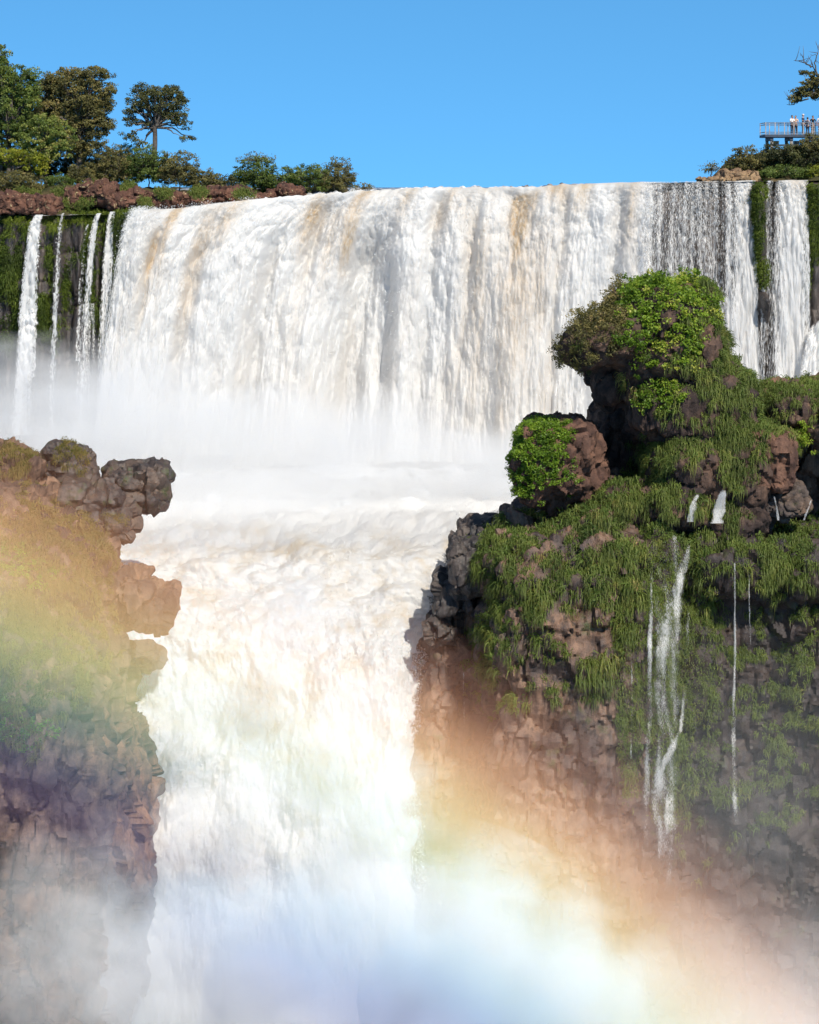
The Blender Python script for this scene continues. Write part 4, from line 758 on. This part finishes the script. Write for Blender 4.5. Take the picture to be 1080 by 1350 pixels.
tree('tree', 'gnarled tree with bare topmost limbs over the viewing platform, cut by the right edge', 'tree', 210, (1094, 200), (1088, 128), [(1066, 112, 20, 7), (1058, 122, 16, 6), (1086, 104, 20, 10), (1050, 130, 10, 5), (1078, 124, 16, 7), (1064, 96, 12, 4, .6), (1096, 118, 20, 14), (1100, 100, 16, 16)], 'leaf_olive', 751, .22, 28, .36, 1.5, .2, tint=(.1, .6),
     bare=([(1088, 126), (1080, 100), (1071, 88), (1064, 84), (1056, 72)], [(1078, 98), (1074, 84), (1078, 72), (1079, 60)], [(1070, 88), (1060, 82), (1046, 79)], [(1066, 130), (1052, 133), (1046, 138), (1038, 137)], [(1084, 110), (1090, 90), (1096, 70)]))
for k, (lab, D, L) in enumerate((('short grass between the brink rocks', [(100, 268, 30, 8), (85, 252, 12, 6), (120, 246, 10, 5), (30, 255, 16, 5), (170, 246, 10, 6), (160, 250, 10, 6), (45, 258, 8, 6), (215, 254, 8, 5), (262, 254, 10, 5), (320, 256, 12, 5), (192, 268, 6, 5)], .5),)):
    r = np.random.default_rng(77); g = Plants(); n_ = 400; j = r.integers(0, len(D), n_); dd = np.array([d[:4] for d in D])[j]
    P = np.array([at(px + r.normal(0, .5) * rx, py + r.normal(0, .4) * ry, 201.8 + (275 - py) * .06) for px, py, rx, ry in dd]); N = np.tile([0, -.6, .8], (n_, 1))
    g.blades(P, N, L * 1.2, 30, .06, .3 + .5 * r.random(n_), .8, .45, 78, jit=.18); stuff(g.build('grass', M['grass']), lab, 'grass')
# ------------------------------------------------------------------ viewing platform and the people on it
def boxes(name, L, mat, parent, bev=.012):
    bm = bmesh.new()
    for (c, s) in L: bmesh.ops.create_cube(bm, size=1, matrix=Matrix.Translation(Vector(c)) @ Matrix.Diagonal((*s, 1)))
    me = bpy.data.meshes.new(name); bm.to_mesh(me); bm.free(); me.materials.append(mat); o = bpy.data.objects.new(name, me); col.objects.link(o); o.parent = parent
    if bev: b = o.modifiers.new('b', 'BEVEL'); b.width = bev; b.segments = 1
    return o
def plain(name, c, rough=.6, spec=.3, var=.25, metal=0):
    m, nt = newmat(name); t = NT(nt); v = t.coord('Object'); n = t.noise(v, 4, 5, .6)
    s = t.bsdf(t.mix(t.ramp(n, [(.3, 0.0), (.7, 1.0)]), tuple(x * (1 - var) for x in c), tuple(min(1, x * (1 + var)) for x in c)), rough, None, spec); t.out(s); return m
M['concrete'] = plain('concrete', (.30, .27, .24), .9); M['rail'] = plain('painted_rail', (.13, .15, .18), .45); M['post'] = plain('pale_post', (.34, .31, .30), .6); M['deck'] = plain('deck_steel', (.05, .065, .09), .6)
PY = 208.0; p0 = at(1009, 177, PY); x0 = p0[0]; x1 = at(1110, 177, PY)[0]; zd = p0[2]; yf, yb = PY, PY + 3.4
pf = empty('viewing_platform', (x0, PY + 1.7, zd)); tag(pf, 'raised viewing platform with grey railings at the top right above the falls', 'platform')
L = lambda x, y, z: (x - x0, y - PY - 1.7, z - zd)
boxes('deck', [(L((x0 + x1) / 2, (yf + yb) / 2, zd - .14), (x1 - x0, yb - yf, .24))], M['deck'], pf)
for x in (x0 + .65, x0 + 2.45, x0 + 4.4):
    boxes('beam', [(L(x, (yf + yb) / 2, zd - .42), (.28, yb - yf - .3, .30))], M['deck'], pf)
    boxes('pillar', [(L(x, yf + .35, zd - 1.6), (.26, .26, 2.06))], M['concrete'], pf); boxes('pillar', [(L(x, yb - .35, zd - 1.6), (.26, .26, 2.06))], M['concrete'], pf)
boxes('cross_beam', [(L((x0 + x1) / 2, yf + .7, zd - .98), (x1 - x0 - 1.0, .2, .16))], M['deck'], pf)
boxes('wall_panel', [(L(x0 + 3.0, yf + .9, zd - .85), (.55, .1, .55))], M['concrete'], pf); boxes('wall_panel', [(L(x0 + 1.1, yf + .9, zd - .8), (.6, .1, .45))], M['concrete'], pf)
for side, y in ((0, yf + .06), (1, yb - .06)):
    rl = boxes('railing', [(L((x0 + x1) / 2, y, zd + h), (x1 - x0, .06, .06 if h > 1 else .04)) for h in (1.08, .9, .22, .06)], M['rail'], pf)
    for i in range(9):
        boxes('post', [(L(x0 + .06 + i * .86, y, zd + .55), (.08, .07, 1.1))], M['post'], rl, 0)
rl = boxes('railing', [(L(x0 + .06, (yf + yb) / 2, zd + h), (.06, yb - yf - .3, .05)) for h in (1.08, .9, .22)], M['rail'], pf)

def skin(name, pts, edges, mat, parent, sub=1):
    """pts: [(x,y,z,r)]: a continuous limbed body grown round a skeleton"""
    me = bpy.data.meshes.new('t'); me.from_pydata([p[:3] for p in pts], edges, []); o = bpy.data.objects.new('t', me); col.objects.link(o)
    o.modifiers.new('s', 'SKIN'); sv = me.skin_vertices[0].data
    for v_, p in zip(sv, pts): v_.radius = (p[3], p[3]) if len(p) < 5 else (p[3], p[4])
    sv[0].use_root = True
    m_ = o.modifiers.new('u', 'SUBSURF'); m_.levels = sub; m_.render_levels = sub
    dg = bpy.context.evaluated_depsgraph_get(); dg.update(); ev = bpy.data.meshes.new_from_object(o.evaluated_get(dg)); bpy.data.objects.remove(o)
    for p in ev.polygons: p.use_smooth = True
    ev.materials.clear(); ev.materials.append(mat); n = bpy.data.objects.new(name, ev); col.objects.link(n); n.parent = parent; return n
def fingers(pts, edges, w, hand, d, s):
    """palm and five bent fingers leaving the wrist point w along d"""
    d = np.array(d) / np.linalg.norm(d); sd = np.cross(d, [0, 1, .2]); sd /= np.linalg.norm(sd); cu = np.cross(sd, d)
    pts.append((*(hand + d * .05), .030, .018)); edges.append((w, len(pts) - 1)); pm = len(pts) - 1; base = hand + d * .05
    for k, (o_, ln) in enumerate(((-.027, .065), (-.009, .078), (.009, .074), (.027, .058))):
        a = base + sd * o_ + d * .035; b = a + d * ln * .55 + cu * .012 * s; c = b + d * ln * .4 + cu * .03 * s; i = len(pts)
        pts += [(*a, .0085), (*b, .008), (*c, .007)]; edges += [(pm, i), (i, i + 1), (i + 1, i + 2)]
    a = hand + d * .02 - sd * .04; b = a + d * .035 - sd * .022; i = len(pts); pts += [(*a, .011), (*b, .0085)]; edges += [(pm, i), (i, i + 1)]
def person(px, label, h, turn, shirt, trous, skinc, hair, arms, cap=None, bag=None, yo=.8):
    k = h / 1.75; root = empty('person', (at(px, 177, PY + yo)[0], PY + yo, zd - .02)); tag(root, label, 'person', 'people on the viewing platform'); root.rotation_euler.z = turn
    ms = plain('skin', skinc, .6, .3, .08); mh = plain('hair', hair, .7); mt = plain('shirt_cloth', shirt, .9, .1, .12); mp = plain('trouser_cloth', trous, .9, .1, .12)
    pts = [(0, 0, .95, .13, .10), (0, 0, 1.12, .125, .095), (0, .01, 1.32, .15, .105), (0, .015, 1.44, .10, .08), (0, 0, 1.52, .052), (0, -.01, 1.60, .072, .085), (0, -.015, 1.69, .078, .092), (0, -.01, 1.75, .055, .06), (0, -.105, 1.635, .016)]
    ed = [(0, 1), (1, 2), (2, 3), (3, 4), (4, 5), (5, 6), (6, 7), (5, 8)]
    for s, (el, ha) in zip((-1, 1), arms):
        i = len(pts); sh = np.array([s * .19, .01, 1.42]); el = np.array(el); ha = np.array(ha)
        pts += [(*sh, .058), (*el, .042), (*ha, .028)]; ed += [(3, i), (i, i + 1), (i + 1, i + 2)]; fingers(pts, ed, i + 2, ha, ha - el, s)
        j = len(pts); pts += [(s * .095, 0, .86, .092), (s * .10, -.01, .48, .058), (s * .105, .02, .09, .042), (s * .12, -.06, .045, .038), (s * .125, -.14, .03, .026)]; ed += [(0, j), (j, j + 1), (j + 1, j + 2), (j + 2, j + 3), (j + 3, j + 4)]
    pts = [tuple(np.array(p[:3]) * k) + p[3:] for p in pts]
    skin('body', pts, ed, ms, root, 1)
    sp = [(0, 0, .96, .15, .115), (0, 0, 1.12, .145, .112), (0, .01, 1.32, .168, .122), (0, .015, 1.44, .115, .095), (0, .01, 1.47, .08)]; se = [(0, 1), (1, 2), (2, 3), (3, 4)]
    for s, (el, ha) in zip((-1, 1), arms):
        i = len(sp); sh = np.array([s * .19, .01, 1.42]); el = np.array(el); sp += [(*sh, .074), (*(sh + (el - sh) * .75), .06)]; se += [(3, i), (i, i + 1)]
    skin('shirt', [tuple(np.array(p[:3]) * k) + p[3:] for p in sp], se, mt, root, 1)
    tp = [(0, 0, .95, .15, .12)]; te = []
    for s in (-1, 1):
        j = len(tp); tp += [(s * .095, 0, .84, .104), (s * .10, -.01, .48, .074), (s * .105, .02, .12, .064)]; te += [(0, j), (j, j + 1), (j + 1, j + 2)]
    skin('trousers', [tuple(np.array(p[:3]) * k) + p[3:] for p in tp], te, mp, root, 1)
    V, F = blob((0, .022 * k, 1.705 * k), (.088, .094, .085), 2.2, 0, 6); keep = (V[F].mean(1)[:, 1] > -.03) | (V[F].mean(1)[:, 2] > 1.735 * k); mk('hair', V, [F[keep]], mh, root)
    for s in (-1, 1):
        V, F = blob((s * .03, -.1, 1.665 * k), (.011, .008, .008), 2, 0, 3); mk('eye', V, [F], M['deck'], root)
        V, F = blob((s * .083, -.005, 1.645 * k), (.012, .022, .032), 2, 0, 3); mk('ear', V, [F], ms, root)
    if cap:
        V, F = blob((0, -.01, 1.745 * k), (.098, .105, .06), 2.2, 0, 6); V2, F2 = blob((0, -.13, 1.735 * k), (.07, .07, .012), 2.4, 0, 5); mk('cap', np.concatenate([V, V2]), [np.concatenate([F, F2 + len(V)])], plain('cap_cloth', cap, .8), root)
    if bag:
        V, F = blob((0, .2, 1.25 * k), (.15, .1, .22), 3, 0, 6); mk('backpack', V, [F], plain('bag_cloth', bag, .8), root)
down = (((-.25, .03, 1.12), (-.24, -.08, .88)), ((.25, .03, 1.12), (.24, -.08, .88)))
rail_ = (((-.27, -.02, 1.14), (-.22, -.30, 1.08)), ((.27, -.02, 1.14), (.22, -.30, 1.08)))
fold = (((-.27, -.05, 1.14), (-.05, -.22, 1.18)), ((.27, -.05, 1.14), (.06, -.24, 1.14)))
person(1044.6, 'person in a white top with dark hair standing by the railing', 1.76, .5, (.78, .76, .74), (.06, .06, .08), (.32, .18, .12), (.02, .015, .012), fold)
person(1049.2, 'fair haired person in a peach top turned toward the person in white', 1.74, -.6, (.62, .40, .28), (.03, .03, .035), (.45, .27, .19), (.16, .09, .05), rail_, yo=1.1)
person(1059.0, 'tall person in a navy jacket and pale cap standing on the platform', 1.86, 1.0, (.035, .05, .09), (.05, .05, .06), (.42, .26, .2), (.1, .08, .06), (((-.30, -.12, 1.16), (-.34, -.36, 1.2)), ((.25, .03, 1.12), (.24, -.08, .88))), cap=(.75, .72, .7))
person(1072.0, 'person in a black t-shirt with a white print and tan shorts leaning on the railing', 1.72, .1, (.02, .02, .025), (.42, .25, .12), (.3, .17, .11), (.015, .012, .01), rail_, yo=.55)
person(1081.0, 'person in a brown sunhat cut by the right edge of the photo', 1.78, -.2, (.75, .73, .72), (.6, .6, .62), (.4, .24, .18), (.1, .06, .04), down, cap=(.30, .19, .14), yo=.5)
person(1065.0, 'person with a dark backpack standing farther back on the platform', 1.62, 2.6, (.35, .33, .36), (.05, .06, .09), (.36, .22, .16), (.03, .02, .015), down, bag=(.05, .05, .07), yo=2.2)
# ------------------------------------------------------------------ mist
def mist_mat(name, dens, ns, amp, aniso=-.22, soft=1.0, color=(1, .98, .945), step=1.0):
    m, nt = newmat(name); t = NT(nt); v = t.coord('Object')
    ln = nt.nodes.new('ShaderNodeVectorMath'); ln.operation = 'LENGTH'; t.link(v, ln.inputs[0])
    n = t.noise(t.mapping(v, ns), 1.0, 4, .6, .3)
    e = t.math('ADD', t.math('SUBTRACT', 1.0, ln.outputs['Value']), t.math('MULTIPLY', t.math('SUBTRACT', n, .5), amp))
    dn = t.math('MULTIPLY', t.ramp(t.math('MULTIPLY', e, 1.0 / soft), [(0.0, 0.0), (.5, .35), (1.0, 1.0)], 'EASE'), dens)
    vs = nt.nodes.new('ShaderNodeVolumeScatter'); vs.inputs['Color'].default_value = (*color, 1); vs.inputs['Anisotropy'].default_value = aniso; t.link(dn, vs.inputs['Density'])
    t.out(vol=vs.outputs[0]); return m
def outward(o):
    bm = bmesh.new(); bm.from_mesh(o.data); bmesh.ops.remove_doubles(bm, verts=bm.verts, dist=1e-4); bmesh.ops.recalc_face_normals(bm, faces=bm.faces[:]); v = bm.calc_volume(signed=True); print(o.name, 'volume', round(v, 2)); bm.to_mesh(o.data); bm.free()
def mist(px, py, Y, rx, ry, dep, dens, label=None, ns=(2.2, 2.2, 2.2), amp=.9, soft=.8, **kw):
    V, F = blob((0, 0, 0), (1, 1, 1), 2.0, 0, 8)
    o = mk('mist', V, [F], mist_mat('mist', dens, ns, amp, soft=soft, **kw)); o.location = tuple(at(px, py, Y)); o.scale = (rx * Y / FPX, dep, ry * Y / FPX); o['kind'] = 'stuff'; outward(o); return o
mist(90, 580, 182, 360, 150, 10, .3, amp=1.4, aniso=.05)
mist(430, 612, 181, 330, 115, 9, .3, amp=1.5, aniso=.05)
mist(640, 640, 181, 150, 80, 8, .28, amp=1.3, aniso=.05)
mist(330, 655, 174, 330, 55, 6, .2, amp=1.5, aniso=.05)
mist(330, 690, 163, 330, 75, 5, .07, amp=1.8)
mist(560, 1345, 131, 300, 270, 8, .42, amp=1.9, ns=(2.6, 2.6, 3.2))
mist(320, 1350, 130, 300, 250, 8, .40, amp=1.9, ns=(2.6, 2.6, 3.2))
mist(1000, 1480, 128, 340, 320, 9, .13)
mist(90, 1260, 120, 200, 200, 5, .14, amp=2.0, ns=(2.6, 2.6, 3.0))
mist(690, 1320, 126, 220, 170, 5, .28, amp=1.9, ns=(2.4, 2.4, 2.8))
mist(980, 1110, 134, 340, 330, 5, .022)
for px, py, r_ in ((250, 930, 70), (330, 1060, 95), (460, 950, 80), (480, 1090, 95), (390, 820, 80), (240, 1090, 60), (525, 1030, 55)):
    mist(px, py, 142.5 if py < 1000 else 140.5, r_, r_ * 1.15, 2.6, .26, amp=1.8, ns=(1.8, 1.8, 1.8))
# the rainbow: its bands of light painted as scatter colour in an arc-shaped volume
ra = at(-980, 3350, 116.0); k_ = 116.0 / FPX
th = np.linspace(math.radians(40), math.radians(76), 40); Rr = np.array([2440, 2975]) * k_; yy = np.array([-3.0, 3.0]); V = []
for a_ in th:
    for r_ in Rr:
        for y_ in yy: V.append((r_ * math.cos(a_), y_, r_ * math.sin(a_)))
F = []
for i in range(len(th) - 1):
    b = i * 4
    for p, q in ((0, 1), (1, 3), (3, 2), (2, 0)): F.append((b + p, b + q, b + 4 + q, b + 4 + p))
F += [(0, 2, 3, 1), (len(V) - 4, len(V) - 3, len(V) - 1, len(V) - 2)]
m, nt = newmat('rainbow_tint'); t = NT(nt); v = t.coord('Object')
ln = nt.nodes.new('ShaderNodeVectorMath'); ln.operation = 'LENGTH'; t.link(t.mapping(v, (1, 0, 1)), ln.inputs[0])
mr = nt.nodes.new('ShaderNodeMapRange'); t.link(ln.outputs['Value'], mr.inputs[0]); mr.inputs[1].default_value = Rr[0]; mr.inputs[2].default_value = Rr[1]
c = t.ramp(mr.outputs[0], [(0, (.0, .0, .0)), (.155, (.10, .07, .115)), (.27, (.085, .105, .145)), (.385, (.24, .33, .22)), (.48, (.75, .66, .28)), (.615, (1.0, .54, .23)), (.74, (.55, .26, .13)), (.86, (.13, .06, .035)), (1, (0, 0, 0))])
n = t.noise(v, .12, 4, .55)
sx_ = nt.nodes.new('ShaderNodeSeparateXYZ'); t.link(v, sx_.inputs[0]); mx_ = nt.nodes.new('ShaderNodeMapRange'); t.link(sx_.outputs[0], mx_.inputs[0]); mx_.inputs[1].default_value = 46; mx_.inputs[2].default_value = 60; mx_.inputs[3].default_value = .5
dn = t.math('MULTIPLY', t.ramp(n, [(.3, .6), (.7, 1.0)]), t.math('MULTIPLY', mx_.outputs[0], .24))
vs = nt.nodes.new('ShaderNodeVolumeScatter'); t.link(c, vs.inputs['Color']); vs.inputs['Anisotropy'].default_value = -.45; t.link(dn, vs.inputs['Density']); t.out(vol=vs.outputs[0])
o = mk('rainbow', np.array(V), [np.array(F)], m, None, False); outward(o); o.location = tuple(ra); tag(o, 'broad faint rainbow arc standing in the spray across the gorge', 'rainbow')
